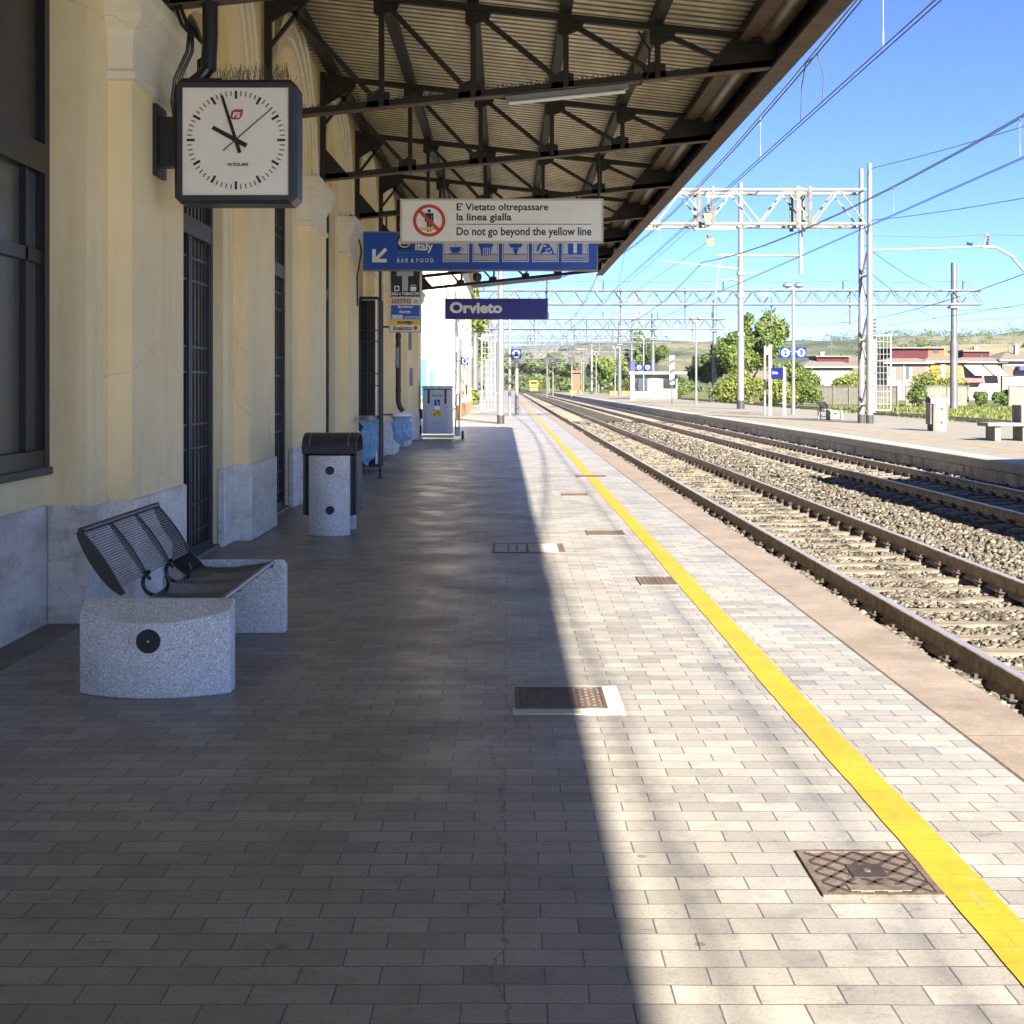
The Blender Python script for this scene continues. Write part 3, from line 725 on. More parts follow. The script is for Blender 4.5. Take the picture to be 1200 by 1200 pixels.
# ------------------------------------------------------------------ canopy
can=empty('station_canopy',(.2,16,4.15),'long dark steel truss canopy with cream corrugated roof over the platform','canopy')
YC0,YC1=-9.2,38.7
def cx(x,y): return x-.004*(y-13.5)*(x+2.5)/5.3
def tz(x): return 5.56-(x+2.45)*.108           # top chord
def bz(x): return 4.20+(x+2.45)*.103           # bottom chord
def roofz(x): return tz(x)+.17
TR=[9.49+PER*k for k in range(-4,8)]
NODES=[-1.28,-.35,.59,1.52]
def truss(y,spikes,parent):
    P=lambda x,z:(cx(x,y),y,z)
    b=MB()
    b.bar(P(-2.45,tz(-2.45)),P(2.62,tz(2.62)),.075,.07)
    b.bar(P(-2.45,bz(-2.45)+.035),P(2.75,bz(2.75)+.035),.028,.075)
    b.bar(P(-2.43,4.14),P(-2.43,5.62),.07,.085)
    xs=[-2.40]+NODES+[2.3]
    for x in NODES: b.bar(P(x,bz(x)),P(x,tz(x)),.055,.05)
    for i in range(len(xs)-1):
        b.bar(P(xs[i]+.03,tz(xs[i])-.05),P(xs[i+1]-.06,bz(xs[i+1])+.08),.05,.05)
    b.bar(P(-2.40,4.95),P(-2.0,5.45),.05,.04)
    th=.014
    def gus(poly): b.prism(poly,lambda u,v,t:(cx(u,y),y+t,v),-th,th)
    for x in NODES:
        gus([(x-.15,bz(x)),(x+.08,bz(x)),(x+.08,bz(x)+.15),(x-.04,bz(x)+.18),(x-.15,bz(x)+.12)])
        gus([(x-.08,tz(x)),(x+.20,tz(x)),(x+.16,tz(x)-.12),(x-.03,tz(x)-.19),(x-.08,tz(x)-.16)])
    gus([(-2.40,4.20),(-2.05,4.22),(-2.40,4.62)]); gus([(-2.40,5.6),(-1.95,5.52),(-2.08,5.38),(-2.40,5.18)])
    gus([(2.02,bz(2.02)),(2.74,bz(2.74)),(2.74,5.06),(2.45,5.06),(2.3,tz(2.3)),(2.05,bz(2.05)+.1)])
    t=b.build('truss',M_STEEL,parent)
    b=MB(); b.bar(P(-2.42,bz(-2.42)-.007),P(2.72,bz(2.72)-.007),.13,.012); b.build('flange',M_FLANGE,t)
    if spikes:
        b=MB(); x=-2.3
        while x<1.75:
            z=bz(x)+.07; b.bar(P(x,z),(cx(x,y)+random.uniform(-.03,.03),y+random.uniform(-.03,.03),z+random.uniform(.025,.045)),.006); x+=.026
        b.build('bird_spikes',M_BLACK,t)
    return t
for i,y in enumerate(TR): truss(y, i==5, can)
# purlins
for x in NODES+[-2.3]:
    b=MB(); b.bar((cx(x,YC0),YC0,tz(x)+.10),(cx(x,YC1),YC1,tz(x)+.10),.11,.13); b.build('purlin',M_STEEL,can)
# corrugated sheet
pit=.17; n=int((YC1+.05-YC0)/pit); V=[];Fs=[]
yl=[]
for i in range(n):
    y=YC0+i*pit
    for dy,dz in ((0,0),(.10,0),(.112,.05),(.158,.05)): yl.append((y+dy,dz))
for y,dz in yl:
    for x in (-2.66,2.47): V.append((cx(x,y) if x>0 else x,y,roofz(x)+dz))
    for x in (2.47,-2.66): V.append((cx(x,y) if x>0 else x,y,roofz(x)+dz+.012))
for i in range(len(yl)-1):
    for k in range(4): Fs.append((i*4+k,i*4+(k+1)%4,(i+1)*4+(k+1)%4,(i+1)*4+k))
np_mesh('roof_sheet',np.array(V),np.array(Fs),[M_ROOF,M_GROOVESHADE],parent=can,midx=[1 if (j//4)%4 in (2,3) else 0 for j in range(len(Fs))])  # raised flats and falling sides get the painted shade tone
# fascia and gutter
def strip(x0,x1,z0,z1,m,name,y0=YC0,y1=YC1):
    b=MB(); vs=[]
    for y in (y0,y1):
        for x,z in ((x0,z0),(x1,z0),(x1,z1),(x0,z1)): vs.append((cx(x,y),y,z))
    b.add(vs,[(0,1,2,3),(7,6,5,4),(0,4,5,1),(1,5,6,2),(2,6,7,3),(3,7,4,0)]); return b.build(name,m,can)
strip(2.80,2.835,4.735,5.36,M_STEEL,'fascia'); strip(2.66,2.865,4.70,4.733,M_FLANGE,'fascia_flange')
strip(2.40,2.45,5.02,5.26,M_STEEL,'edge_beam'); strip(2.34,2.50,4.995,5.018,M_FLANGE,'edge_flange')
b=MB(); vs=[];fs=[]; n=10; xg,zg,rg=2.63,5.14,.165
for y in (YC0,YC1):
    for rr in (rg,rg-.012):
        for i in range(n+1):
            t=math.pi*(1+i/n); vs.append((cx(xg+rr*math.cos(t),y),y,zg+rr*1.1*math.sin(t)))
m=n+1
for i in range(n): fs+= [(i,i+1,2*m+i+1,2*m+i),(m+i+1,m+i,3*m+i,3*m+i+1)]
fs+=[(0,m,3*m,2*m),(n,2*m+n,3*m+n,m+n)]
b.add(vs,fs); b.build('gutter',M_GUTTER,can,smooth=True)
for y in TR:
    for dy in (-.9,.9): b=MB(); b.bar((cx(2.45,y),y+dy,5.14),(cx(2.80,y),y+dy,5.14),.03,.02); b.build('gutter_bracket',M_STEEL,can)
    b=MB(); b.bar((cx(2.46,y),y,4.98),(cx(2.80,y),y,4.98),.34,.02); b.build('soffit_plate',M_STEEL,can)
strip(-2.5,2.835,5.30,5.32,M_STEEL,'end_cap',YC1,YC1+.02)
# fluorescent lamps under the trusses
for k,(y,x0,x1,lab) in enumerate(((TR[5]-.02,-.02,1.22,'long white tube lamp under the truss before the yellow line warning sign'),(TR[8]+.1,-.4,.9,'white tube lamp under a truss beyond the blue bar sign'),(TR[11]-.02,-1.0,1.6,'white tube lamp at the last truss, above the station name sign'))):
    rt=empty('tube_lamp',(x0,y,bz(x0)-.1),lab,'lamp'); P=lambda x,dz:(cx(x,y),y,bz(x)-.05+dz)
    b=MB(); b.bar(P(x0,0),P(x1,0),.09,.05); b.build('housing',M_GREY,rt)
    b=MB(); b.tube([P(x0+.03,-.045),P(x1-.03,-.045)],.02,10); b.build('tube',M_WHITE,rt,smooth=True)
    b=MB(); b.tube([P(x1,.0),P(x1+.12,.01),P(x1+.2,.09),P(x1+.22,.35),P(x1+.1,.55)],.012,6); b.build('supply_cable',M_BLACK,rt)

# ------------------------------------------------------------------ station clock
CY=9.30; cxL,cxR,cz0,cz1=-2.335,-1.475,2.775,3.645; ccx,ccz=(cxL+cxR)/2,(cz0+cz1)/2
clk=empty('platform_clock',(ccx,CY+.15,cz0),'square grey framed station clock with white dial fixed to the first pilaster','clock')
ch=.045
def octo(x0,x1,z0,z1,c): return [(x0+c,z0),(x1-c,z0),(x1,z0+c),(x1,z1-c),(x1-c,z1),(x0+c,z1),(x0,z1-c),(x0,z0+c)]
b=MB(); o1=octo(cxL,cxR,cz0,cz1,ch); o2=octo(cxL+.025,cxR-.025,cz0+.025,cz1-.025,ch*.7)
# body with stepped bezel, front and back
lv=[(CY+.008,o2),(CY+.035,o1),(CY+.265,o1),(CY+.292,o2)]
vs=[];fs=[]
for y,p in lv: vs+=[(u,y,v) for u,v in p]
for i in range(3):
    for k in range(8): fs.append((i*8+k,i*8+(k+1)%8,(i+1)*8+(k+1)%8,(i+1)*8+k))
b.add(vs,fs)
fi=.058
for y,yy,q in ((CY+.008,CY+.022,1),(CY+.292,CY+.278,-1)):
    inn=[(cxL+fi,cz0+fi),(cxR-fi,cz0+fi),(cxR-fi,cz1-fi),(cxL+fi,cz1-fi)]
    # bezel ring: octagon edge to square opening
    ov=[(u,y,v) for u,v in o2]; iv=[(u,y,v) for u,v in inn]; jv=[(u,yy,v) for u,v in inn]
    b.add(ov+iv+jv,[(0,1,9,8),(1,2,9),(2,3,10,9),(3,4,10),(4,5,11,10),(5,6,11),(6,7,8,11),(7,0,8),(8,9,13,12),(9,10,14,13),(10,11,15,14),(11,8,12,15)])
b.build('case',M_CLOCKCASE,clk)
b=MB(); b.box(cxL+fi-.01,cxR-fi+.01,CY+.022,CY+.27,cz0+fi-.01,cz1-fi+.01); b.build('dial',M_DIAL,clk)
yf=CY+.019; dcx,dcz=ccx+.002,ccz+.01; RR=.345
b=MB()
def hand(b,ang,l0,l1,w0,w1,y,mi=0):
    s,c=math.sin(ang),math.cos(ang)
    b.plate([(dcx+s*l0-c*w0,dcz+c*l0+s*w0),(dcx+s*l0+c*w0,dcz+c*l0-s*w0),(dcx+s*l1+c*w1,dcz+c*l1-s*w1),(dcx+s*l1-c*w1,dcz+c*l1+s*w1)],y,.0025,mi)
for i in range(60):
    big=i%5==0; hand(b,2*math.pi*i/60,RR-(.056 if big else .034),RR,.0085 if big else .0035,.0085 if big else .0035,yf)
b.build('minute_marks',M_INK,clk)
b=MB(); hand(b,R(-61.5),-.085,.185,.017,.014,CY+.015); b.build('hour_hand',M_INK,clk)
b=MB(); hand(b,R(-17.4),-.095,.325,.013,.009,CY+.011); b.build('minute_hand',M_INK,clk)
b=MB(); hand(b,R(49),-.115,.335,.004,.003,CY+.007); b.disc(dcx,dcz,.012,CY+.006,.004); b.build('second_hand',M_INK,clk)
lx0,lx1,lz0,lz1=dcx-.04,dcx+.052,dcz+.145,dcz+.215
b=MB(); b.plate([(lx0,lz0+.012),(lx0+.012,lz0),(lx1-.03,lz0),(lx1-.01,lz0+.022),(lx1,lz1),(lx0+.03,lz1),(lx0+.008,lz1-.015)],yf,.002)
lg=b.build('logo',M_LOGORED,clk)
text('FS',lx0+.016,lx1-.02,lz0+.012,lz1-.02,yf-.0012,M_DIAL,clk,'logo_lettering',.04,shear=.2)
text('SOLARI',dcx-.022,dcx+.085,dcz-.182,dcz-.158,yf-.0005,M_INK,clk,'maker_lettering',.03)
text('rs',dcx-.058,dcx-.030,dcz-.182,dcz-.162,yf-.0005,M_INK,clk,'maker_lettering',.04)
b=MB(); hx=(247-VX)*9.49/F; ht=bz(hx)+.04
b.tube([(hx,9.47,ht),(hx,9.47,4.0),(hx-.01,9.46,3.74)],.055,14); b.tube([(hx-.01,9.46,3.76),(hx-.05,9.46,3.70),(hx-.14,9.46,3.655)],[.05,.05,.03],12); b.box(hx-.18,hx+.10,9.36,9.56,cz1,cz1+.018)
b.build('hanger_tube',M_BLACK,clk,smooth=True)
b=MB(); b.box(XC,cxL,9.40,9.52,3.05,3.40); b.box(XC,XC+.03,9.33,9.60,2.98,3.48); b.build('wall_bracket',M_BLACK,clk)
b=MB()
for i in range(95):
    x=cxL+.05+(cxR-cxL-.1)*i/95+random.uniform(-.006,.006)
    if abs(x-hx+.04)<.12: continue
    for yy in (CY+.07,CY+.2): b.bar((x,yy,cz1),(x+random.uniform(-.03,.03),yy+random.uniform(-.04,.04),cz1+random.uniform(.07,.13)),.0022)
b.build('bird_spikes',mat('spike_wire',(.10,.085,.06),.5,.5,.1,5),clk)
b=MB()
for dx in (0,.035):
    b.tube([(-2.36+dx,9.45,bz(-2.3)-.02),(-2.30+dx,9.4,4.05),(-2.24+dx*.6,9.36,3.98),(-2.25+dx,9.35,3.85),(-2.34+dx,9.36,3.66),(-2.37+dx*.8,9.40,3.5),(-2.36+dx*.5,9.45,3.38)],.014,8)
b.build('power_cable',M_BLACK,clk,smooth=True)

# ------------------------------------------------------------------ bench
def bench(loc,label,group=None):
    rt=empty('slatted_bench',loc,label,'bench',group)
    ox,oy=loc[0]+1.72,loc[1]-7.3      # design coordinates: block centre x=-1.72, y 6.37..8.23
    T=lambda x,y,z:(x+ox,y+oy,z+loc[2])
    def block(yin,yout,flip):
        b=MB(); n=20; hw=.37; x0=-1.72
        out=[(x0-hw,yin)]
        sgn=-1 if yout<yin else 1
        for i in range(n+1):
            t=-1+2*i/n; out.append((x0+hw*t*.997, yin+sgn*(abs(yout-yin)-.12*t*t)))
        out.append((x0+hw,yin))
        zt=lambda y:.45-.40*abs(y-yin)
        m=len(out); vs=[T(x,y,0) for x,y in out]+[T(x,y,zt(y)) for x,y in out]
        # small chamfer ring near top
        b.add(vs,[tuple(range(m))]+[(i,i+m,(i+1)%m+m,(i+1)%m) for i in range(m)]+[tuple(range(2*m-1,m-1,-1))])
        o=b.build('concrete_end',M_AGG,rt)
        bv=o.modifiers.new('soft_edges','BEVEL'); bv.width=.008; bv.segments=2; bv.limit_method='ANGLE'; bv.angle_limit=R(35)
        d=MB(); yd=yout+sgn*.004; 
        dd=[(x0+.058*math.cos(2*math.pi*i/32),.277+.058*math.sin(2*math.pi*i/32)) for i in range(32)]
        d.prism(dd,lambda u,v,t:T(u,t,v),yd,yd-sgn*.05); d.build('fixing_cap',M_BLACK,o)
        d=MB(); dd=[(x0+.006*math.cos(2*math.pi*i/10),.277+.006*math.sin(2*math.pi*i/10)) for i in range(10)]
        d.prism(dd,lambda u,v,t:T(u,t,v),yd+sgn*.004,yd); d.build('screw_head',M_SILVER,o)
    block(6.60,6.37,0); block(8.06,8.29,1)
    ya,yb=6.61,8.05
    # profile curves
    seat=[(-1.42+(-.42)*t, .438-.028*math.sin(t*math.pi*.8)-.012*t) for t in np.linspace(0,1,25)]
    back=[(-1.925-.19*t+.014*math.sin(t*math.pi), .50+.27*t) for t in np.linspace(0,1,25)]
    b=MB()
    for x,z in seat[1:]: b.tube([T(x,ya,z),T(x,yb,z)],0.0038,6)
    b.build('seat',M_SEATSLAT,rt)
    b=MB(); x,z=seat[0]; b.tube([T(x,ya,z-.004),T(x,yb,z-.004)],.015,10); b.build('front_rail',M_BENCHRAIL,rt,smooth=True)
    b=MB()
    for x,z in back[:-1]: b.tube([T(x,ya,z),T(x,yb,z)],.0042,6)
    b.build('backrest',M_BENCHSLAT,rt)
    b=MB(); x,z=back[-1]; b.tube([T(x-.004,ya,z+.01),T(x-.004,yb,z+.01)],.017,10); b.build('top_rail',M_BLACK,rt,smooth=True)
    def lens(y,w,th):
        b=MB(); top=[];bot=[]
        for i,t in enumerate(np.linspace(-.12,1.04,26)):
            u=(t+.12)/1.16; hw=w*math.sin(math.pi*(.06+.88*u))**.7
            xx=-1.925-.19*t+.014*math.sin(max(0,t)*math.pi); zz=.50+.27*t
            top.append((xx+.007,zz+.003)); bot.append((xx-hw*.86,zz-hw*.5))
        b.prism(top+bot[::-1],lambda u,v,t:T(u,t,v),y-th,y+th); return b
    for y in (ya,yb): lens(y,.066,.006).build('end_plate',M_BLACK,rt)
    for y in (7.09,7.57):
        b=lens(y,.026,.007)
        c=(-1.875,.452); pts=[]
        for i in range(19):
            a=R(115+ (395-115)*i/18); pts.append((c[0]+.068*math.cos(a),c[1]+.068*math.sin(a)))
        b.tube([T(p[0],y,p[1]) for p in pts],.011,8)
        for p,q in zip(seat[:-1],seat[1:]): b.bar(T(p[0],y,p[1]-.02),T(q[0],y,q[1]-.02),.02,.02)
        b.build('rib',M_BLACK,rt)
    b=MB(); b.prism([(-1.78,.36),(-1.95,.55),(-2.02,.55),(-2.02,.42),(-1.9,.33)],lambda u,v,t:T(u,t,v),yb-.03,yb-.018); b.build('rear_plate',M_BLACK,rt)
    b=MB()
    for y in (ya,yb):
        for p,q in zip(seat[:-1],seat[1:]): b.bar(T(p[0],y,p[1]-.02),T(q[0],y,q[1]-.02),.02,.03)
    b.build('seat_frame',M_BLACK,rt)
    return rt
M_SEATSLAT=mat('seat_rod_steel',(.075,.078,.085),.35,.5,.2,6); M_BENCHRAIL=mat('worn_rail_grey',(.22,.23,.25),.35,.5,.25,6); M_BENCHSLAT=mat('slat_grey_steel',(.085,.087,.095),.4,.4,.15,6)
bench((-1.72,7.3,0),'black slatted metal bench between speckled concrete ends under the clock')

# ------------------------------------------------------------------ litter bins
def litter_bin(loc,label,mcon,lid,panel):
    rt=empty('litter_bin',loc,label,'litter bin'); X,Y,Z=loc; T=lambda x,y,z:(X+x,Y+y,Z+z)
    for sg in (-1,1):
        b=MB(); n=18; out=[(-.205,sg*.24)]
        for i in range(n+1):
            t=-1+2*i/n; out.append((.205*t,sg*(.24+.05+.10*(1-t*t))))
        out.append((.205,sg*.24)); m=len(out)
        zt=lambda x,y:.80+.035*(x/.205)**2*0-.04*(1-(x/.205)**2)*(abs(y)>.27)
        b.add([T(x,y,0) for x,y in out]+[T(x,y,.80) for x,y in out],[tuple(range(m)),tuple(range(2*m-1,m-1,-1))]+[(i,i+m,(i+1)%m+m,(i+1)%m) for i in range(m)])
        o=b.build('concrete_side',mcon,rt); bv=o.modifiers.new('soft_edges','BEVEL'); bv.width=.008; bv.segments=2; bv.limit_method='ANGLE'; bv.angle_limit=R(35)
        for zz in (.26,.655):
            b=MB(); d=[(.02+.044*math.cos(2*math.pi*i/24),zz+.044*math.sin(2*math.pi*i/24)) for i in range(24)]
            b.prism(d,lambda u,v,t:T(u,t,v),sg*.394,sg*.34); b.build('fixing_cap',M_BLACK,o)
    b=MB(); b.bbox(*[X-.24,X+.24],Y-.235,Y+.235,Z+.19,Z+.80,.01); b.build('liner',M_BLACK,rt)
    for sg in (-1,1):
        b=MB(); 
        for i in range(11):
            y=-.215+.43*i/10; b.bbox(X+min(sg*.243,sg*.272),X+max(sg*.243,sg*.272),Y+y-.018,Y+y+.018,Z+.20,Z+.81,.004)
        b.build('side_panel',panel,rt)
    b=MB(); n=16; pr=[]
    for i in range(n+1):
        t=math.pi*i/n; pr.append((-.30*math.cos(t)*(1 if i<n/2 else 1),.835+.185*math.sin(t)**.7))
    V=[]; 
    for x in (-.275,.275):
        for r in (1,.93): V+=[T(x,u*r,.835+(v-.835)*r) for u,v in pr]
    m=n+1; fs=[]
    for i in range(n): fs+=[(i,i+1,2*m+i+1,2*m+i),(m+i+1,m+i,3*m+i,3*m+i+1),(i,m+i,m+i+1,i+1),(2*m+i,2*m+i+1,3*m+i+1,3*m+i)]
    fs+=[(0,2*m,3*m,m),(n,m+n,3*m+n,2*m+n)]
    b.add(V,fs); h=b.build('hood',lid,rt,smooth=True)
    b=MB()
    for x in (-.20,.19): b.tube([T(x,u*1.012,.835+(v-.835)*1.015) for u,v in pr[1:-1]],.0045,5)
    b.build('hood_seam',M_GREY,h)
    b=MB(); b.bbox(X-.275,X+.275,Y-.29,Y+.29,Z+.812,Z+.834,.005); b.build('rim',lid,rt)
    return rt
litter_bin((-1.79,13.64,0),'dark hooded litter bin with grey speckled concrete sides in the shade',M_AGG,mat('bin_hood_dark',(.03,.03,.034),.5,.0,.15,5),mat('bin_slats_dark',(.035,.038,.045),.5,.0,.15,5))

# ------------------------------------------------------------------ black post, bag holders
PXp,PYp=-2.07,21.62
b=MB(); b.tube([(PXp,PYp,0),(PXp,PYp,bz(PXp)+.02)],.024,10); b.lathe([(.0,.0),(.05,.0),(.05,.012),(.024,.014)],PXp,PYp,14)
tag(b.build('black_post',M_BLACK,smooth=True),'thin black post between the hanging waste bags, from floor to canopy','post')
def bag(loc,rad,ln,label,to,rimmat,seed,tilt):
    rt=empty('waste_bag_holder',loc,label,'waste bag','clear blue waste bags hung from rings'); X,Y,Z=loc
    b=MB(); b.lathe([(rad-.012,-.035+Z),(rad+.012,-.035+Z),(rad+.014,.02+Z),(rad-.01,.03+Z),(rad-.014,-.03+Z)],X,Y,28); b.build('ring',rimmat,rt,smooth=True)
    b=MB(); b.bar((X,Y,Z),to,.03,.03); b.build('arm',M_BLACK,rt)
    r=np.random.default_rng(seed); n=40;m=26; vs=[];fs=[]
    ph=r.random(6)*6.28
    for i in range(m):
        t=i/(m-1); z=Z+.012-ln*t
        base=rad*(1.05 if i<3 else (.86+.14*math.cos(t*3)) )
        if i==0: base=rad*1.06
        pinch=1-.28*math.exp(-((t-.22)/.07)**2); endp=math.sqrt(max(0.0,1-max(0,(t-.80)/.2)**2.2))
        for k in range(n):
            a=2*math.pi*k/n
            w=1+.16*math.sin(2*a+ph[5]+2*t)*t+.11*math.sin(3*a+ph[0]+5*t)*t+.075*math.sin(7*a+ph[1]-7*t)+.06*math.sin(11*a+ph[2]+11*t)+.05*math.sin(17*a+ph[3]+3*t)+r.normal(0,.02)
            rr=base*pinch*endp*(w if i>1 else 1)
            vs.append((X+rr*math.cos(a)+tilt*t*t+.035*math.sin(3.2*t+ph[0])*t,Y+rr*math.sin(a)*.8,z+(.05*math.sin(a+ph[1])+.025*math.sin(3*a+ph[4]))*t*t))
    for i in range(m-1):
        for k in range(n): fs.append((i*n+k,i*n+(k+1)%n,(i+1)*n+(k+1)%n,(i+1)*n+k))
    fs.append(tuple((m-1)*n+k for k in range(n)))
    b=MB(); b.add(vs,fs); b.build('bag',M_BAG,rt,smooth=True)
bag((-2.255,21.75,.98),.165,.74,'clear blue waste bag hanging from a grey ring on the black post',(PXp,PYp,.99),M_GREY,3,.0)
bag((-2.13,26.5,.93),.20,.58,'clear blue waste bag under a white ring fixed to the wall',(XC,26.15,.93),M_WHITE,9,.03)

# ------------------------------------------------------------------ hanging signs
def Pz(py,d): return H-(py-VY)*d/F
def Px(px,d): return (px-VX)*d/F
def board(name,label,cat,px0,px1,py0,py1,d,m,edge,th=.07,group=None):
    x0,x1,z0,z1=Px(px0,d),Px(px1,d),Pz(py1,d),Pz(py0,d)
    rt=empty(name,((x0+x1)/2,d+th/2,z0),label,cat,group)
    b=MB(); b.box(x0+.004,x1-.004,d,d+th,z0+.004,z1-.004); b.build('panel',m,rt)
    b=MB(); e=.018
    b.box(x0-e,x1+e,d-.006,d+th+.006,z0-e,z0); b.box(x0-e,x1+e,d-.006,d+th+.006,z1,z1+e); b.box(x0-e,x0,d-.006,d+th+.006,z0,z1); b.box(x1,x1+e,d-.006,d+th+.006,z0,z1)
    b.build('frame',edge,rt); return rt
def hangers(rt,xs,d,z):
    b=MB()
    for x in xs: b.tube([(x,d,z),(x,d,bz(x)+.02)],.016,8)
    b.build('hanger',M_STEEL,rt)
D1=TR[6]+.02-.06
D1=17.44
pro=board('warning_sign','cream hanging sign forbidding people to cross the yellow line, red pictogram','sign',470.5,705.5,234.5,283,D1,M_CREAMSIGN,mat('sign_edge_cream',(.55,.52,.43),.5,.0,.1,3))
hangers(pro,[Px(520,D1),Px(702,D1)],TR[6],Pz(233,D1)-.0)
Q=lambda x,y:(Px(x,D1),Pz(y,D1)); yS=D1-.004
c=Q(503,258.5); rO=Px(522,D1)-Px(503,D1)
b=MB(); b.ring(c[0],c[1],rO*.80,rO,yS,.003); b.build('red_ring',M_RED,pro)
b=MB(); s2=rO*.86*math.sqrt(.5); w=rO*.075
b.plate([(c[0]-s2-w,c[1]+s2-w),(c[0]-s2+w,c[1]+s2+w),(c[0]+s2+w,c[1]-s2+w),(c[0]+s2-w,c[1]-s2-w)],yS-.003,.003); b.build('red_bar',M_RED,pro)
b=MB(); k=rO
b.disc(c[0],c[1]+.60*k,.105*k,yS,.002,18)
bd=lambda pts:b.plate([(c[0]+u*k,c[1]+v*k) for u,v in pts],yS,.002)
bd([(-.25,.46),(.25,.46),(.27,.40),(.27,-.08),(.17,-.08),(.17,.30),(-.17,.30),(-.17,-.08),(-.27,-.08),(-.27,.40)])
b.plate([(c[0]+u*k,c[1]+v*k) for u,v in [(-.15,.30),(.15,.30),(.15,-.40),(.02,-.40),(.02,-.02),(-.02,-.02),(-.02,-.40),(-.15,-.40)]],yS+.0008,.002)
b.plate([(c[0]+u*k,c[1]+v*k) for u,v in [(-.13,-.56),(-.03,-.56),(-.03,-.70),(-.13,-.70)]],yS,.002); b.plate([(c[0]+u*k,c[1]+v*k) for u,v in [(.03,-.56),(.13,-.56),(.13,-.66),(.03,-.66)]],yS,.002)
b.build('person_symbol',M_INK,pro)
b=MB(); bd([(-.50,-.42),(.48,-.42),(.40,-.58),(-.62,-.58)]); b.build('yellow_strip',M_SIGNY,pro)
for s,x0,x1,y0,y1 in (("E' Vietato oltrepassare",535,642.5,249.2,237.8),("la linea gialla",535,599.5,261.2,249.9),("Do not go beyond the yellow line",535,693,278.8,266.3)):
    text(s,Px(x0,D1),Px(x1,D1),Pz(y0,D1),Pz(y1,D1),yS+.002,M_INK,pro,'lettering',.022)
b=MB(); b.plate([Q(535,263.2),Q(693,263.2),Q(693,262.4),Q(535,262.4)],yS,.002); b.build('rule',M_INK,pro)
D2=21.42
bar=board('bar_sign','long blue hanging sign with arrow and food pictograms, partly behind the warning sign','sign',426.5,699.5,272.5,316,D2,M_BLUE,M_GREY,.12)
hangers(bar,[Px(452,D2),Px(676,D2)],TR[7],Pz(271,D2))
Q=lambda x,y:(Px(x,D2),Pz(y,D2)); yS=D2-.004
b=MB(); b.plate([Q(436.2,307.5),Q(453.2,307.5),Q(453.2,303.4),Q(440.4,303.4),Q(440.4,292),Q(436.2,292)],yS,.003)
b.plate([Q(438.6,303.2),Q(441.4,305.8),Q(454,293.0),Q(451,290.2)],yS-.001,.003); b.build('arrow',M_WHITE,bar)
b=MB(); b.plate([Q(466,292.5),Q(482,292.5),Q(482,276),Q(466,276)],yS,.002); b.build('emblem',M_MAROON,bar)
b=MB(); e=Q(474,283); b.ring(e[0],e[1],.085,.1,yS-.002,.002,a0=math.pi*.98,a1=math.pi*2.02); b.build('emblem_ring',M_WHITE,bar)
text('BON',Px(468,D2),Px(480.5,D2),Pz(286.5,D2),Pz(280,D2),yS-.002,M_WHITE,bar,'emblem_lettering',.05)
text('italy',Px(486.5,D2),Px(507.5,D2),Pz(296.6,D2),Pz(283.5,D2),yS,M_WHITE,bar,'lettering',.03)
text('Bello e saporito del mondo',Px(466,D2),Px(499,D2),Pz(297.6,D2),Pz(295.4,D2),yS,M_SKYBLUE,bar,'small_lettering',.01,shear=.2)
text('B A R  &  F O O D',Px(465.5,D2),Px(508,D2),Pz(307.6,D2),Pz(302.6,D2),yS,M_WHITE,bar,'lettering',.012)
b=MB(); b.plate([Q(465.5,300.4),Q(508,300.4),Q(508,300.0),Q(465.5,300.0)],yS,.002); b.build('rule',M_SKYBLUE,bar)
boxes=[(519,549.5),(554,584.5),(588.8,619.5),(623.5,654.5),(658.5,689.5)]
M_PALEICON=mat('pictogram_pale',(.55,.58,.66),.45,.0,.05,3)
yI=yS-.0025
def picto(i,polys,discs,rings,details,dots):
    x0,x1=boxes[i]; fr=MB()
    for a,b2,c2,d2 in ((x0,x1,275,275.7),(x0,x1,306.3,307)): fr.plate([Q(a,d2),Q(b2,d2),Q(b2,c2),Q(a,c2)],yS-.001,.002)
    for a,b2 in ((x0,x0+.8),(x1-.8,x1)): fr.plate([Q(a,306.3),Q(b2,306.3),Q(b2,275.7),Q(a,275.7)],yS-.001,.002)
    pt=fr.build('pictogram',M_WHITE,bar)
    b=MB(); b.plate([Q(x0+1.6,297.4),Q(x1-1.6,297.4),Q(x1-1.6,276.6),Q(x0+1.6,276.6)],yS,.002); b.build('field',M_PALEICON,pt)
    b=MB(); b.plate([Q(x0+1.6,305.4),Q(x1-1.6,305.4),Q(x1-1.6,298.3),Q(x0+1.6,298.3)],yS,.002); b.build('band',M_GREYICON,pt)
    b=MB()
    for k,p in enumerate(polys): b.plate([Q(*q) for q in p],yI-.0002*k,.002)
    for k,(xx,yy,rr) in enumerate(discs): q=Q(xx,yy); b.disc(q[0],q[1],rr,yI-.0003*(k+4),.002,16)
    for xx,yy,r0,r1 in rings: q=Q(xx,yy); b.ring(q[0],q[1],r0,r1,yI-.002,.002,16)
    b.build('symbol',M_BLUE,pt)
    if details or dots:
        b=MB()
        for k,p in enumerate(details): b.plate([Q(*q) for q in p],yI-.004-.0003*k,.002)
        for xx,yy,rr in dots: q=Q(xx,yy); b.disc(q[0],q[1],rr,yI-.004,.002,10)
        b.build('symbol_detail',M_WHITE,pt)
picto(0,[[(527,289.5),(540,289.5),(539.4,293.5),(537.2,296.2),(530.4,296.2),(527.8,293.5)],[(525.5,297.6),(541.5,297.6),(540,296.7),(527,296.7)],[(533,288),(533.8,288),(534.8,285.5),(533.6,283),(534.6,281),(533.6,281),(532.6,283),(533.8,285.5)]],[],[(540.3,292,.02,.032)],[],[])
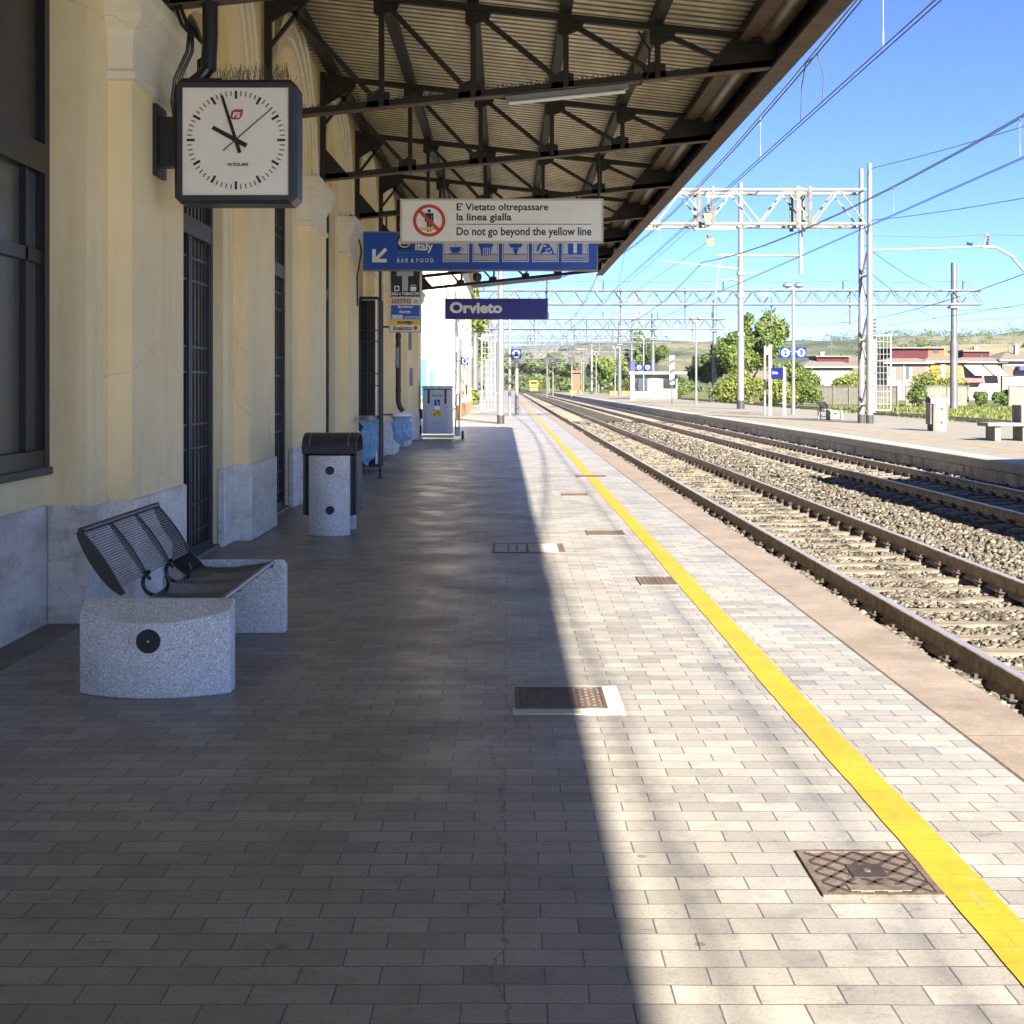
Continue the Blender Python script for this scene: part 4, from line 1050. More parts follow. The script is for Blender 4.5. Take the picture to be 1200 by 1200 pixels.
picto(1,[[(562.2,289.5),(576.4,289.5),(574.5,299.6),(564.2,299.6)]],[(563.5,287,.042),(567,284.5,.05),(571.5,284.5,.05),(575,287,.042),(569.3,282,.04),(569.3,287,.06)],[],[[(xx,299.2),(xx+.8,299.2),(xx+.8,290.4),(xx,290.4)] for xx in (566.2,568.6,570.9,573.2)],[])
picto(2,[[(600.5,291.2),(608,291.2),(604.4,300)]],[(600.5,286.5,.055),(608,286.5,.055),(604.2,283,.055),(604.2,287.5,.05)],[],[],[])
picto(3,[[(632.5,297.5),(638.3,284.5),(643,286),(647.5,292),(650,299),(641,294.5)],[(628.5,294),(630,288),(634.5,283.4),(637,284),(632.8,289),(630.8,295)]],[],[],[],[(639,288.3,.016),(643.5,291.5,.016),(640.5,292.6,.014),(646,295.5,.016)])
picto(4,[[(665.5,298.3),(682.5,298.3),(682.5,277),(665.5,277)]],[],[],[[(672,296.5),(676,296.5),(676,280),(672,280)],[(668,281.5),(680,281.5),(680,278.5),(668,278.5)]],[])
text('SALI E TABACCHI',Px(662,D2),Px(686,D2),Pz(303.8,D2),Pz(301.2,D2),yI-.001,M_BLUE,bar,'small_lettering',.02)
# tobacco shop sign hung from the post
D3=21.6
tob=board('tobacco_sign','upright white framed tobacconist sign with big T and lottery panels beside the post','sign',457.5,492.5,303,388,D3,M_CREAMSIGN,mat('tobacco_frame',(.50,.46,.38),.45,.1,.08,3),.10)
Q=lambda x,y:(Px(x,D3),Pz(y,D3)); yS=D3-.003
def pan(m,x0,x1,y0,y1,name,parent=tob,dy=0):
    b=MB(); b.plate([Q(x0,y1),Q(x1,y1),Q(x1,y0),Q(x0,y0)],yS-dy,.002); return b.build(name,m,parent)
pan(M_INK,458.2,491.8,304,348.6,'black_field')
b=MB(); b.plate([Q(471.3,341),Q(478.2,341),Q(478.2,323.4),Q(471.3,323.4)],yS-.002,.002); b.plate([Q(464.8,323.4),Q(484.6,323.4),Q(484.6,317.6),Q(464.8,317.6)],yS-.002,.002); b.build('letter_t',M_GREYICON,tob)
pan(M_WHITE,462.2,468,335,341,'badge',dy=.002); pan(M_INK,463.4,466.8,336.2,339.8,'badge_core',dy=.003); pan(M_WHITE,480.8,487.8,336,341,'badge',dy=.002); pan(M_GREYICON,481,487,333.6,334.8,'badge_caption',dy=.002)
T3=lambda s,x0,x1,y1,y0,m,bold=.03,sh=0: text(s,Px(x0,D3),Px(x1,D3),Pz(y1,D3),Pz(y0,D3),yS-.004,m,tob,'lettering',bold,shear=sh)
T3('SALI e TABACCHI',458.8,491,346,342.2,M_WHITE); T3('VALORI BOLLATI',459,490.6,348.6,347.2,M_WHITE,.01)
pan(M_PEACH,458.2,482.5,349.2,356.8,'lotto_field'); T3('LOTTO',459.5,481.5,355.2,350.8,M_MAROON,.02); pan(M_GREYICON,484,490.4,350.6,356,'lotto_badge',dy=.001)
pan(M_TBLUE,458.2,491.8,357.4,374.4,'blue_field'); T3('Biglietti',466,484,361.6,358.2,M_WHITE,.02,.2); T3('Ricariche',468,481,367,363.4,M_WHITE,.02,.2)
pan(M_WHITE,459.5,472,369.2,373.6,'small_badge',dy=.001); T3('IL LOTTO',460,471.5,372.8,370,M_TBLUE,.02); T3('IN RICEVITORIA',474,491,373.4,370.6,M_WHITE,.01)
pan(M_SIGNY,458.2,491.8,375,381.2,'yellow_field'); T3('totip',465,484,380.4,375.8,M_INK,.05,.1)
T3('Enalotto',460.5,483,387,381.9,M_MAROON,.03,.1); b=MB(); e=Q(487,384.2); b.disc(e[0],e[1],.035,yS-.003,.002,18); b.build('small_badge',M_RED,tob)
b=MB(); b.bar((PXp,PYp+.02,Pz(383,D3)),(Px(457,D3),PYp+.02,Pz(383,D3)),.03,.03); b.bar((PXp,PYp+.02,Pz(312,D3)),(Px(457,D3),PYp+.02,Pz(312,D3)),.03,.03); b.build('bracket',M_BLACK,tob)
# station name sign
D4=37.5
nam=board('station_name_sign','dark blue station name sign hanging from the last canopy truss','sign',522,641.6,350.5,373.5,D4,M_NAVY,mat('name_edge',(.02,.02,.08),.5,.0,.1,3),.08)
text('Orvieto',Px(527,D4),Px(588.5,D4),Pz(367.2,D4),Pz(353.8,D4),D4-.005,M_WHITE,nam,'lettering',.045)
hangers(nam,[Px(523,D4),Px(641,D4)],TR[11],Pz(350,D4))
# camera / loudspeaker at canopy end
b=MB(); x,z=Px(559,37.6),Pz(325,37.6); b.tube([(x,37.62,bz(x)+.1),(x,37.62,z+.12)],.02,8); b.lathe([(.0,z-.13),(.10,z-.10),(.14,z),(.12,z+.1),(.04,z+.14),(0,z+.14)],x,37.62,18)
tag(b.build('dome_camera',M_CLOCKCASE,smooth=True),'grey dome camera hanging below the last canopy truss','camera')

# ------------------------------------------------------------------ wheelchair lift
LX,LY=-1.975,37.35
lift=empty('wheelchair_lift',(LX,LY,0),'silver wheelchair lift machine parked at the end of the station wall','wheelchair lift')
b=MB(); b.bbox(LX-.42,LX+.42,LY-.12,LY+.55,.16,1.42,.02); b.build('housing',M_SILVER,lift)
b=MB(); b.bbox(LX-.44,LX+.44,LY-.14,LY+.56,1.423,1.50,.02); b.build('lid',M_SILVER,lift)
b=MB(); b.box(LX-.41,LX+.41,LY-.15,LY-.13,1.385,1.422)
for s in (-1,1): b.box(LX+s*.235-.032,LX+s*.235+.032,LY-.135,LY-.122,1.0,1.385)
b.build('dark_slot',M_BLACK,lift)
b=MB()
for s in (-1,1):
    b.bbox(LX+s*.29-.04,LX+s*.29+.04,LY-.15,LY-.121,.2,1.0,.01); b.box(LX+s*.2-.006,LX+s*.2+.006,LY-.126,LY-.121,.2,1.0)
b.build('rib',M_SILVER,lift)
b=MB(); b.plate([(LX-.08,.95),(LX+.08,.95),(LX+.08,1.11),(LX-.08,1.11)],LY-.126,.004); st=b.build('wheelchair_sticker',M_NAVY,lift)
b=MB(); b.ring(LX+.0,1.005,.025,.036,LY-.129,.002,20,a0=-2.4,a1=1.2); b.disc(LX-.012,1.088,.011,LY-.129,.002,12); b.plate([(LX-.018,1.07),(LX-.006,1.07),(LX+.0,1.03),(LX+.035,1.03),(LX+.05,.985),(LX+.04,.98),(LX+.025,1.018),(LX-.012,1.018)],LY-.129,.002); b.build('wheelchair_symbol',M_WHITE,st)
b=MB(); b.plate([(LX-.08,.84),(LX+.08,.84),(LX+.08,.93),(LX-.08,.93)],LY-.126,.004); q=b.build('white_sticker',M_WHITE,lift)
b=MB(); b.plate([(LX-.14,.65),(LX+.13,.65),(LX+.13,.79),(LX-.14,.79)],LY-.126,.004); q=b.build('warning_sticker',M_SIGNY,lift)
b=MB(); b.plate([(LX-.1,.675),(LX-.03,.675),(LX-.065,.74)],LY-.129,.002); b.plate([(LX+.0,.68),(LX+.1,.68),(LX+.1,.69),(LX+.0,.69)],LY-.129,.002); b.plate([(LX-.02,.74),(LX+.09,.74),(LX+.06,.77),(LX+.0,.77)],LY-.129,.002); b.build('warning_symbol',M_INK,q)
text('SALA Blu',LX-.16,LX+.15,1.19,1.27,LY-.126,M_NAVY,lift,'lettering',.02)
text('autorizzato',LX-.14,LX+.13,.455,.475,LY-.126,M_NAVY,lift,'small_lettering',.01)
b=MB(); b.bbox(LX-.52,LX+.45,LY-.17,LY+.62,.05,.11,.01); b.build('platform_plate',M_SILVER,lift)
b=MB(); b.tube([(LX+.50,LY+.1,.15),(LX+.53,LY+.1,1.20),(LX+.56,LY+.1,1.26),(LX+.60,LY+.1,1.26),(LX+.62,LY+.1,1.20),(LX+.60,LY+.1,.15)],.018,8); b.build('push_handle',M_GREY,lift,smooth=True)
b=MB(); b.tube([(LX-.55,LY+.1,.15),(LX-.52,LY+.1,1.62)],.016,8); b.tube([(LX-.70,LY+.2,.1),(LX-.70,LY+.2,.78),(LX-.55,LY+.2,.78)],.016,8); b.build('control_lever',M_BLACK,lift)
b=MB(); b.bbox(LX-.56,LX-.44,LY+.05,LY+.25,.55,.85,.02); b.bbox(LX-.66,LX-.45,LY,LY+.2,.12,.38,.02); b.build('crank_box',M_BLACK,lift)
b=MB(); b.bbox(LX+.50,LX+.64,LY-.05,LY+.2,.09,.34,.02); b.build('wheel_guard',M_SILVER,lift)
for wx,wy in ((LX+.70,LY+.05),(LX-.6,LY+.05),(LX+.70,LY+.5),(LX-.6,LY+.5)):
    b=MB(); b.tube([(wx-.025,wy,.075),(wx+.025,wy,.075)],.073,18); b.bar((wx,wy,.08),(wx,wy,.22),.05,.04); b.build('castor',M_RUBBER,lift)

# ------------------------------------------------------------------ covers in the paving
M_LIDPAD=mat('worn_iron_pad',(.17,.135,.105),.55,.35,.3,25,.3,120); M_LIDCH=mat('dark_iron_channel',(.045,.032,.030),.7,.2,.3,25)
def cover(x0,x1,y0,y1,label,kind,cement=None):
    rt=empty('access_cover',((x0+x1)/2,(y0+y1)/2,.003),label,'access cover')
    if cement:
        b=MB(); a=cement; b.box(x0-a[0],x1+a[1],y0-a[2],y1+a[3],-.02,.004); b.build('cement_surround',M_CEMENT,rt)
    b=MB(); e=.018
    for q in ((x0,x1,y0,y0+e),(x0,x1,y1-e,y1),(x0,x0+e,y0+e,y1-e),(x1-e,x1,y0+e,y1-e)): b.box(*q,-.02,.009)
    b.build('frame',M_IRONLID,rt)
    b=MB(); b.box(x0+e,x1-e,y0+e,y1-e,-.02,.0055)
    if kind=='diamond':
        w,h=x1-x0-2*e,y1-y0-2*e; N=5
        def clipbar(sl,off):
            pts=[]
            for i in range(41):
                u=i/40; v=sl*u+off
                if 0<=v<=1: pts.append((x0+e+u*w,y0+e+v*h))
            if len(pts)>1: b.bar((*pts[0],.0062),(*pts[-1],.0062),.013,.004,mi=1)
        for k in np.arange(-1,1.01,.25): clipbar(1,k)
        for k in np.arange(0,2.01,.25): clipbar(-1,k)
        cxm,cym=(x0+x1)/2,(y0+y1)/2; b.bbox(cxm-.055,cxm+.055,cym-.055,cym+.055,.002,.0105,.002,mi=1); b.tube([(cxm,cym,.004),(cxm,cym,.0125)],.012,10)
        b.bbox(x0+e+.07,x1-e-.07,y0+e+.012,y0+e+.06,.002,.0100,.002)
    elif kind=='studs':
        nx=int((x1-x0)/.028); ny=int((y1-y0)/.028)
        for i in range(1,nx):
            for j in range(1,ny):
                x=x0+(x1-x0)*i/nx;y=y0+(y1-y0)*j/ny; a=.009
                if (i+j)%2: b.box(x-a,x+a,y-.004,y+.004,.004,.0085)
                else: b.box(x-.004,x+.004,y-a,y+a,.004,.0085)
    elif kind=='grid':
        for i in range(1,8): x=x0+(x1-x0)*i/8; b.box(x-.004,x+.004,y0+e,y1-e,.004,.008)
    b.build('lid',[M_LIDPAD,M_LIDCH] if kind=='diamond' else M_IRONLID,rt); return rt
cover(.925,1.283,3.90,4.28,'rusty iron cover with diamond ribs, touching the yellow line in the foreground','diamond')
cover(.035,.465,6.16,6.60,'dark iron cover half in shadow, with a pale cement border','studs',(.01,.075,.09,.035))
cover(1.0,1.282,9.98,10.42,'small iron cover against the yellow line, beyond the diamond ribbed one','grid')
cover(.80,1.18,13.3,13.75,'grey iron cover in the sun, a step left of the yellow line','grid')
cover(.74,1.10,18.05,18.5,'far thin iron cover in the sun close to the cable shadow','grid')
cover(1.13,1.62,21.7,22.3,'farthest iron cover, crossed by the yellow line','grid')
# cover filled with paving, crossing the shadow edge
rt=empty('paved_cover',(.19,12.3,.003),'long steel framed cover filled with pavers, crossing the canopy shadow edge','access cover')
b=MB(); x0,x1,y0,y1=-.14,.52,11.95,12.62
for q in ((x0,x1,y0,y0+.02),(x0,x1,y1-.02,y1),(x0,x0+.02,y0+.02,y1-.02),(x1-.02,x1,y0+.02,y1-.02),(.17,.19,y0+.02,y1-.02),(.0,.012,y0+.1,y1-.1),(.08,.092,y0+.1,y1-.1)): b.box(*q,-.02,.007)
b.build('frame',M_IRONLID,rt)
b=MB(); b.box(x0+.021,.169,y0+.021,y1-.021,-.02,.0045); b.box(.191,x1-.06,y0+.021,y1-.021,-.02,.0045); b.build('filling',M_CEMENT,rt)
b=MB(); b.box(x1-.058,x1-.021,y0+.021,y1-.021,-.02,.006); b.build('key_plate',M_IRONLID,rt)

# ------------------------------------------------------------------ overhead line structures
def grid_guard(b,x0,x1,y,z0,z1,n,m):
    for p,q in (((x0,y,z0),(x0,y,z1)),((x1,y,z0),(x1,y,z1)),((x0,y,z0),(x1,y,z0)),((x0,y,z1),(x1,y,z1))): b.bar(p,q,.05,.05)
    for i in range(1,n): x=x0+(x1-x0)*i/n; b.bar((x,y,z0),(x,y,z1),.012,.012)
    for i in range(1,m): z=z0+(z1-z0)*i/m; b.bar((x0,y,z),(x1,y,z),.045 if i%3==0 else .012,.012)
def lattice_beam(b,x0,x1,y,z0,z1,dy,r,pan):
    n=max(2,int(round((x1-x0)/pan)))
    ys=(y-dy/2,y+dy/2)
    for yy in ys:
        for z in (z0,z1): b.tube([(x0,yy,z),(x1,yy,z)],r,8)
        for i in range(n):
            a=x0+(x1-x0)*i/n;c=x0+(x1-x0)*(i+1)/n;mid=(a+c)/2
            b.tube([(a,yy,z0),(mid,yy,z1)],r*.55,6); b.tube([(mid,yy,z1),(c,yy,z0)],r*.55,6)
    for i in range(n+1):
        a=x0+(x1-x0)*i/n
        for z in (z0,z1): b.tube([(a,ys[0],z),(a,ys[1],z)],r*.5,6)
        if i<n:
            c=x0+(x1-x0)*(i+1)/n
            b.tube([(a,ys[0],z1),(c,ys[1],z1)],r*.45,5); b.tube([(a,ys[0],z0),(c,ys[1],z0)],r*.45,5)
def insulator(b,p,q,r=.055,n=5):
    p=Vector(p);q=Vector(q); pts=[];rs=[]
    for i in range(n*2+1):
        t=i/(n*2); pts.append(p.lerp(q,t)); rs.append(r if i%2 else r*.45)
    b.tube(pts,rs,10)
# --- nearest gantry
Y1=53.4
G=empty('overhead_line_gantry',(7,Y1,0),'nearest white lattice gantry over the tracks, rust flecked, on twin tube masts','overhead gantry')
b=MB(); lattice_beam(b,-.35,14.2,Y1,7.93,9.28,1.15,.062,2.05); b.build('lattice_beam',M_GANTRY,G,smooth=True)
def twin_mast(x,parent,y,h,r=.135):
    b=MB()
    for yy in (y-.62,y+.62):
        b.tube([(x,yy,0),(x,yy,h*.42)],r,14); b.tube([(x,yy,h*.42),(x,yy,h*.74)],r*.88,14); b.tube([(x,yy,h*.74),(x,yy,h)],r*.74,14)
    z=.7;k=0
    while z<7.4:
        b.tube([(x,y-.62 if k%2 else y+.62,z),(x,y+.62 if k%2 else y-.62,z+1.3)],.045,6)
        if k%2==0: b.bar((x,y-.62,z),(x,y+.62,z),.07,.07)
        z+=1.3;k+=1
    o=b.build('twin_mast',M_GALV,parent,smooth=True)
    for yy in (y-.62,y+.62): c=MB(); c.tube([(x,yy,.0),(x,yy,.34)],r*1.12,14); c.build('mast_foot',M_RUBBER,o,smooth=True)
twin_mast(14.35,G,Y1,10.3); twin_mast(-.28,G,Y1-.4,9.6,.13)
b=MB(); grid_guard(b,-1.02,-.5,Y1-1.2,.55,3.5,4,12); b.bar((-.5,Y1-1.2,3.3),(-.28,Y1-1.0,3.3),.03,.03); b.bar((-.5,Y1-1.2,1.2),(-.28,Y1-1.0,1.2),.03,.03); b.build('mesh_guard',M_GREY,G)
b=MB(); grid_guard(b,14.75,15.62,Y1+.9,.5,3.55,6,12); b.bar((14.75,Y1+.9,3.2),(14.35,Y1+.62,3.2),.03,.03); b.build('mesh_guard',M_GREY,G)
b=MB(); b.tube([(14.95,Y1+1.1,.4),(14.95,Y1+1.1,3.4)],.17,12); insulator(b,(14.95,Y1+1.1,3.4),(14.95,Y1+1.1,4.3),.17,6); b.tube([(14.95,Y1+1.1,4.3),(15.05,Y1+1.1,5.1)],.03,6); b.build('surge_arrester',M_GALV,G,smooth=True)
def hang_post(x,z0,z1,ax0,az,parent,y):
    b=MB(); b.tube([(x,y,z0),(x,y,z1)],.085,10)
    p=b.build('hanging_post',M_GREY,parent,smooth=True)
    c=MB()
    for dx in (-.24,.24):
        c.box(x+dx-.075,x+dx+.075,y-.66,y-.60,7.75,9.42); c.box(x+dx-.075,x+dx+.075,y+.60,y+.66,7.75,9.42)
        for z in (7.95,8.4,8.85,9.2): c.tube([(x+dx,y-.68,z),(x+dx,y-.58,z)],.03,8)
    c.box(x-.3,x+.3,y-.05,y+.05,8.05,8.14); c.box(x-.3,x+.3,y-.05,y+.05,9.1,9.19); c.build('clamp_plate',M_CONCD,p)
    c=MB(); c.tube([(x,y,az),(ax0,y,az+.02)],.04,8); insulator(c,(x-.12*(1 if ax0<x else -1),y,az),(x-.7*(1 if ax0<x else -1),y,az+.005),.075,5); c.tube([(ax0+.3*(1 if ax0<x else -1),y,az),(ax0+.1*(1 if ax0<x else -1),y,az-.55),(ax0,y,az-1.6)],.018,6)
    c.build('arm',mat('brown_arm',(.26,.17,.11),.6,.2,.2,5),p,smooth=True)
hang_post(11.75,6.0,9.45,8.35,6.72,G,Y1); hang_post(1.35,6.3,9.45,3.6,6.72,G,Y1)
b=MB()
for x in (7.6,8.15,4.6,5.0):
    b=MB(); b.box(x-.06,x+.06,Y1-.66,Y1-.60,7.75,9.42); b.box(x-.06,x+.06,Y1+.6,Y1+.66,7.75,9.42); b.build('clamp_plate',M_CONCD,G)
for x in (7.75,4.75):
    b=MB(); b.bar((x-.35,Y1-.64,7.72),(x+1.3,Y1-.64,7.72),.07,.06); b.bar((x+.1,Y1-.64,9.0),(x+1.2,Y1-.64,9.0),.07,.06); b.build('anchor_bracket',M_GREY,G)
for x,z in ((7.85,8.55),(7.95,7.45),(4.9,8.5)): b=MB(); insulator(b,(x,Y1-1.1,z-.25),(x,Y1-.7,z),.09,4); b.build('anchor_insulator',M_WIRE,G)
for x,z in ((7.85,8.0),(7.95,7.0)): b=MB(); b.box(x-.13,x+.13,Y1-1.2,Y1-1.14,z-.0,z+.26); b.build('yellow_tag',M_TRAIN,G)
# --- further gantries, single masts
def gantry(y,x0,x1,masts,label,z0=7.9,z1=9.0,plates=False):
    g_=empty('overhead_line_gantry',((x0+x1)/2,y,0),label,'overhead gantry','lattice gantries spanning the tracks')
    b=MB(); lattice_beam(b,x0,x1,y,z0,z1,.7,.072,1.55); b.build('lattice_beam',M_FARSTEEL,g_,smooth=True)
    for x in masts:
        b=MB(); b.tube([(x,y,-.3),(x,y,5)],.30,12); b.tube([(x,y,5),(x,y,11.2)],.24,12); b.box(x-.4,x+.4,y-.42,y+.42,7.6,7.78); b.build('mast',M_FARSTEEL,g_,smooth=True)
    for x in (3.0,8.9,14,20.8,27):
        if x0<x<x1:
            b=MB(); b.tube([(x,y,z0-1.6),(x,y,z1+.2)],.07,8); b.tube([(x,y,6.5),(x-1.3,y,6.55)],.035,6); b.tube([(x,y,7.4),(x-1.3,y,6.6)],.03,6); b.tube([(x-.5,y,6.5),(x-.2,y,5.4),(x-1.2,y,5.2)],.02,6); b.build('hanging_arm',M_FARSTEEL,g_)
    b=MB(); n=5
    for i in range(n):
        x=x0+1.5+(x1-x0-3)*i/(n-1); insulator(b,(x,y,z1+.05),(x,y,z1+.75),.09,4)
    b.build('pin_insulator',M_WIRE,g_)
    b=MB(); xs=np.linspace(x0+1.5,x1-1.5,5)
    pts=[(x0+.6,y,z1-.9)]
    for i in range(4):
        for t in (0,.25,.5,.75): x=xs[i]+(xs[i+1]-xs[i])*t; pts.append((x,y,z1+.78-.5*t*(1-t)))
    pts+= [(xs[-1],y,z1+.78),(x1-.2,y,z1-.2)]
    b.tube(pts,.018,5); b.build('jumper_cable',M_WIRE,g_)
    if plates:
        b=MB()
        for x in (16.8,20.2,36): b.box(x-.55,x+.55,y-.42,y-.40,z1-.5,z1-.15)
        b.build('number_plate',M_SKYBLUE,g_)
    return g_
gantry(105,-3.4,37.4,(-2.6,35.2),'second gantry beyond the twin mast one, a long thin zigzag beam with blue plates',plates=True)
gantry(150,-3.0,24.5,(-2.4,23.3),'third gantry beyond the twin mast one, ending on a pole by the big tree')
gantry(200,-3.0,24.5,(-2.4,16.8),'fourth gantry beyond the twin mast one, faint against the sky')
gantry(252,-3.0,24.5,(-2.4,21),'fifth gantry beyond the twin mast one, low over the far tracks')
gantry(305,-3.0,24.5,(-2.4,21),'sixth gantry, just above the distant green trees',)
gantry(178,-3.0,20,(-2.4,19.4),'gantry standing just beyond the platform shelter')
gantry(228,-3.0,22,(-2.4,21.2),'gantry between the fourth and fifth of the receding row')
gantry(370,-3.0,24.5,(-2.4,21),'last faint gantry at the vanishing point of the rails')
# --- tall plain masts on the opposite platform
def tall_mast(x,y,h,label):
    m_=empty('catenary_mast',(x,y,0),label,'mast','tall white masts on the opposite platform')
    b=MB(); b.tube([(x,y,.02),(x,y,h*.33)],.225,14); b.tube([(x,y,h*.33),(x,y,h*.66)],.20,14); b.tube([(x,y,h*.66),(x,y,h)],.165,14); b.build('pole',M_GALV,m_,smooth=True)
    b=MB(); b.tube([(x,y,0),(x,y,.55)],.25,14); b.build('mast_foot',M_RUBBER,m_,smooth=True)
    b=MB()
    for z in (h*.33,h*.6,h*.5): b.tube([(x,y,z-.12),(x,y,z+.12)],.27,14)
    b.build('collar',M_GREY,m_,smooth=True)
    b=MB()
    for s,z,l in ((-1,h*.62,5.0),(-1,h*.57,1.2),(1,h*.60,1.0)):
        b.tube([(x,y,z),(x+s*l,y,z+.5*(l>3))],.05,8); insulator(b,(x+s*.4,y,z+.02),(x+s*.95,y,z+.05),.1,4)
    b.build('bracket_arm',M_GREY,m_)
tall_mast(15.05,86,14.6,'tall white mast with a black foot, in front of the big tree')
tall_mast(15.0,238,12.6,'tall white mast with a black foot far down the opposite platform')
# --- contact lines
SUP=[-60,0.4,53.4,105,150,200,252,305,370]
def line(cxn,label,far):
    o=empty('overhead_line',(cxn,20,0),label,'overhead line')
    mz=lambda t:6.45-4*t*(1-t)*.93
    m=MB();c=MB();d=MB()
    sup=[s for s in SUP if s<=far]
    for a,b_ in zip(sup[:-1],sup[1:]):
        for off in (-.028,.028):
            m.tube([(cxn+off,a+(b_-a)*t,mz(t)) for t in np.linspace(0,1,13)],.0105,6)
            c.tube([(cxn+off,a,4.95),(cxn+off,b_,4.95)],.007,5)
        n=8
        for i in range(1,n):
            t=i/n; y=a+(b_-a)*t; d.tube([(cxn,y,4.95),(cxn,y,mz(t))],.005,4); d.tube([(cxn,y,5.0),(cxn,y,5.14)],.010,4); d.tube([(cxn,y,mz(t)-.12),(cxn,y,mz(t))],.009,4)
        # flexible jumper loop
        t=.30 if a<1 else .4; y=a+(b_-a)*t; d.tube([(cxn,y,4.96),(cxn+.03,y+.05,5.3),(cxn,y+.25,mz(t)-.05),(cxn,y+.9,mz(t)+.0),(cxn,y+1.15,5.4),(cxn,y+1.2,4.96)],.009,5)
    m.build('messenger_wire',M_WIRE,o); c.build('contact_wire',M_WIRE,o); d.build('dropper',M_WIRE,o)
line(3.85,'double overhead wires above the track nearest the yellow line',370)
line(7.80,'double overhead wires above the track beside the opposite platform',370)
line(21.9,'overhead wires above the grassy tracks behind the opposite platform',370)
def feeder(name,label,segs,r=.014):
    b=MB()
    for p,q,sag in segs:
        p=Vector(p);q=Vector(q); b.tube([p.lerp(q,t)-Vector((0,0,4*sag*t*(1-t))) for t in np.linspace(0,1,15)],r,5)
    tag(b.build(name,M_WIRE,keep=False),label,'cable')
feeder('feeder_cable','dark cables climbing from the top of the nearest twin mast towards the upper right',[((14.35,52.8,10.1),(19.5,-4,9.6),1.0),((14.35,52.8,8.05),(22,2,8.6),1.2)])
feeder('feeder_cable','thin anchor wires slanting down to the second long gantry beyond the nearest one',[((7.85,52.3,8.3),(3.9,105,5.2),.2),((7.95,52.3,7.2),(3.9,105,4.97),.1),((4.9,52.4,8.3),(7.8,105,5.1),.2)],.010)
feeder('feeder_cable','long wires running from behind the twin mast to the pole beside the orange house',[((14.35,54,7.3),(35.2,105,8.9),.5),((14.35,54,6.4),(35.2,105,6.2),.4),((35.2,105,7.4),(60,60,9.5),.6),((35.2,105,6.6),(66,60,8.6),.6)],.016)
# arm with bent drop tube entering the picture from the right
A=empty('cantilever_arm',(27,75,6),'grey horizontal tube arm with a bent end, in the sky right of the twin masts','cantilever arm')
b=MB(); y=75; P=lambda px,py:at(px,py,y)
b.tube([P(1022,293),P(1100,291),P(1164,288)],.05,8); b.tube([P(1150,289),P(1168,290),P(1185,300),P(1200,318),P(1232,322)],.075,10); b.tube([P(1152,292),P(1157,274)],.06,8); b.tube([P(1232,322),P(1232,322)+Vector((0,0,-9.4))],.15,10)
b.build('arm_tube',M_GREY,A,smooth=True)
b=MB(); insulator(b,P(1157,288),P(1157,276),.11,4); insulator(b,P(1140,287),P(1133,285),.11,4); b.tube([P(1022,276),P(1100,278),P(1157,275),P(1230,277)],.018,5); b.tube([P(1136,286),P(1157,275)],.018,5); b.build('insulator',M_WIRE,A)

# ------------------------------------------------------------------ opposite platform furniture
M_OUTBLUE=mat('sunlit_sign_blue',(.002,.022,.15),.8,.0,.08,3,spec=.05); M_OUTWHITE=mat('sunlit_sign_white',(.19,.19,.185),.8,.0,.05,3,spec=.05); M_OUTNAVY=mat('sunlit_sign_navy',(.006,.008,.08),.8,.0,.08,3,spec=.05)  # darkened copies of the sign colours, toned down for signs in direct sun
def sign_number(px0,px1,py0,py1,d,txt,label,hang=None,group=None,hz=None):
    x0,x1,z0,z1=Px(px0,d),Px(px1,d),Pz(py1,d),Pz(py0,d)
    rt=empty('track_number_sign',((x0+x1)/2,d,z0),label,'sign',group)
    b=MB(); b.bbox(x0,x1,d,d+.06,z0,z1,.01); b.build('panel',M_OUTBLUE,rt)
    c=((x0+x1)/2,(z0+z1)/2); r=(x1-x0)*.40
    b=MB(); b.disc(c[0],c[1],r,d-.006,.005); b.build('white_disc',M_OUTWHITE,rt)
    w=r*.5; text(txt,c[0]-w*(.8 if len(txt)==1 else 1),c[0]+w*(.8 if len(txt)==1 else 1),c[1]-r*.62,c[1]+r*.62,d-.008,M_OUTBLUE,rt,'numeral',.05)
    if hang:
        b=MB(); b.bar((c[0],d+.03,c[1]),hang,.05,.05); b.build('bracket',M_GREY,rt)
    return rt
def lamp(x,y,h,label):
    rt=empty('platform_lamp',(x,y,0),label,'lamp post','white lamp posts along the opposite platform')
    b=MB(); b.tube([(x,y,0),(x,y,1.3)],.105,12); b.tube([(x,y,1.3),(x,y,h-.2)],.085,12); b.build('pole',M_GALV,rt,smooth=True)
    b=MB(); b.bar((x-.42,y,h-.2),(x+.42,y,h-.2),.07,.07); b.build('crossarm',M_GREY,rt)
    for s in (-1,1):
        b=MB(); xx=x+s*.30; b.lathe([(0,h+.10),(.12,h+.10),(.24,h+.02),(.26,h-.10),(.20,h-.14),(0,h-.16)],xx,y,16); b.build('lamp_head',M_GALV,rt,smooth=True)
    return rt
lamp(14.8,69,6.75,'nearest slim white lamp post, carrying the 2 and 3 track signs')
for yy,l in ((106,'second slim white lamp post on the opposite platform, before the big tree'),(147,'third slim white lamp post, by the small platform shelter'),(186,'fourth slim white lamp post, beyond the platform shelter'),(226,'fifth slim white lamp post, far down the opposite platform'),(270,'last tiny white lamp post on the opposite platform')): lamp(15.0,yy,6.9,l)
sign_number(914,926.8,407,419.6,69.1,'2','blue square sign with numeral 2 left of the lamp post',(14.8,69.02,3.3))
sign_number(932.8,945,407,419.6,69.1,'3','blue square sign with numeral 3 right of the lamp post',(14.8,69.02,3.3))
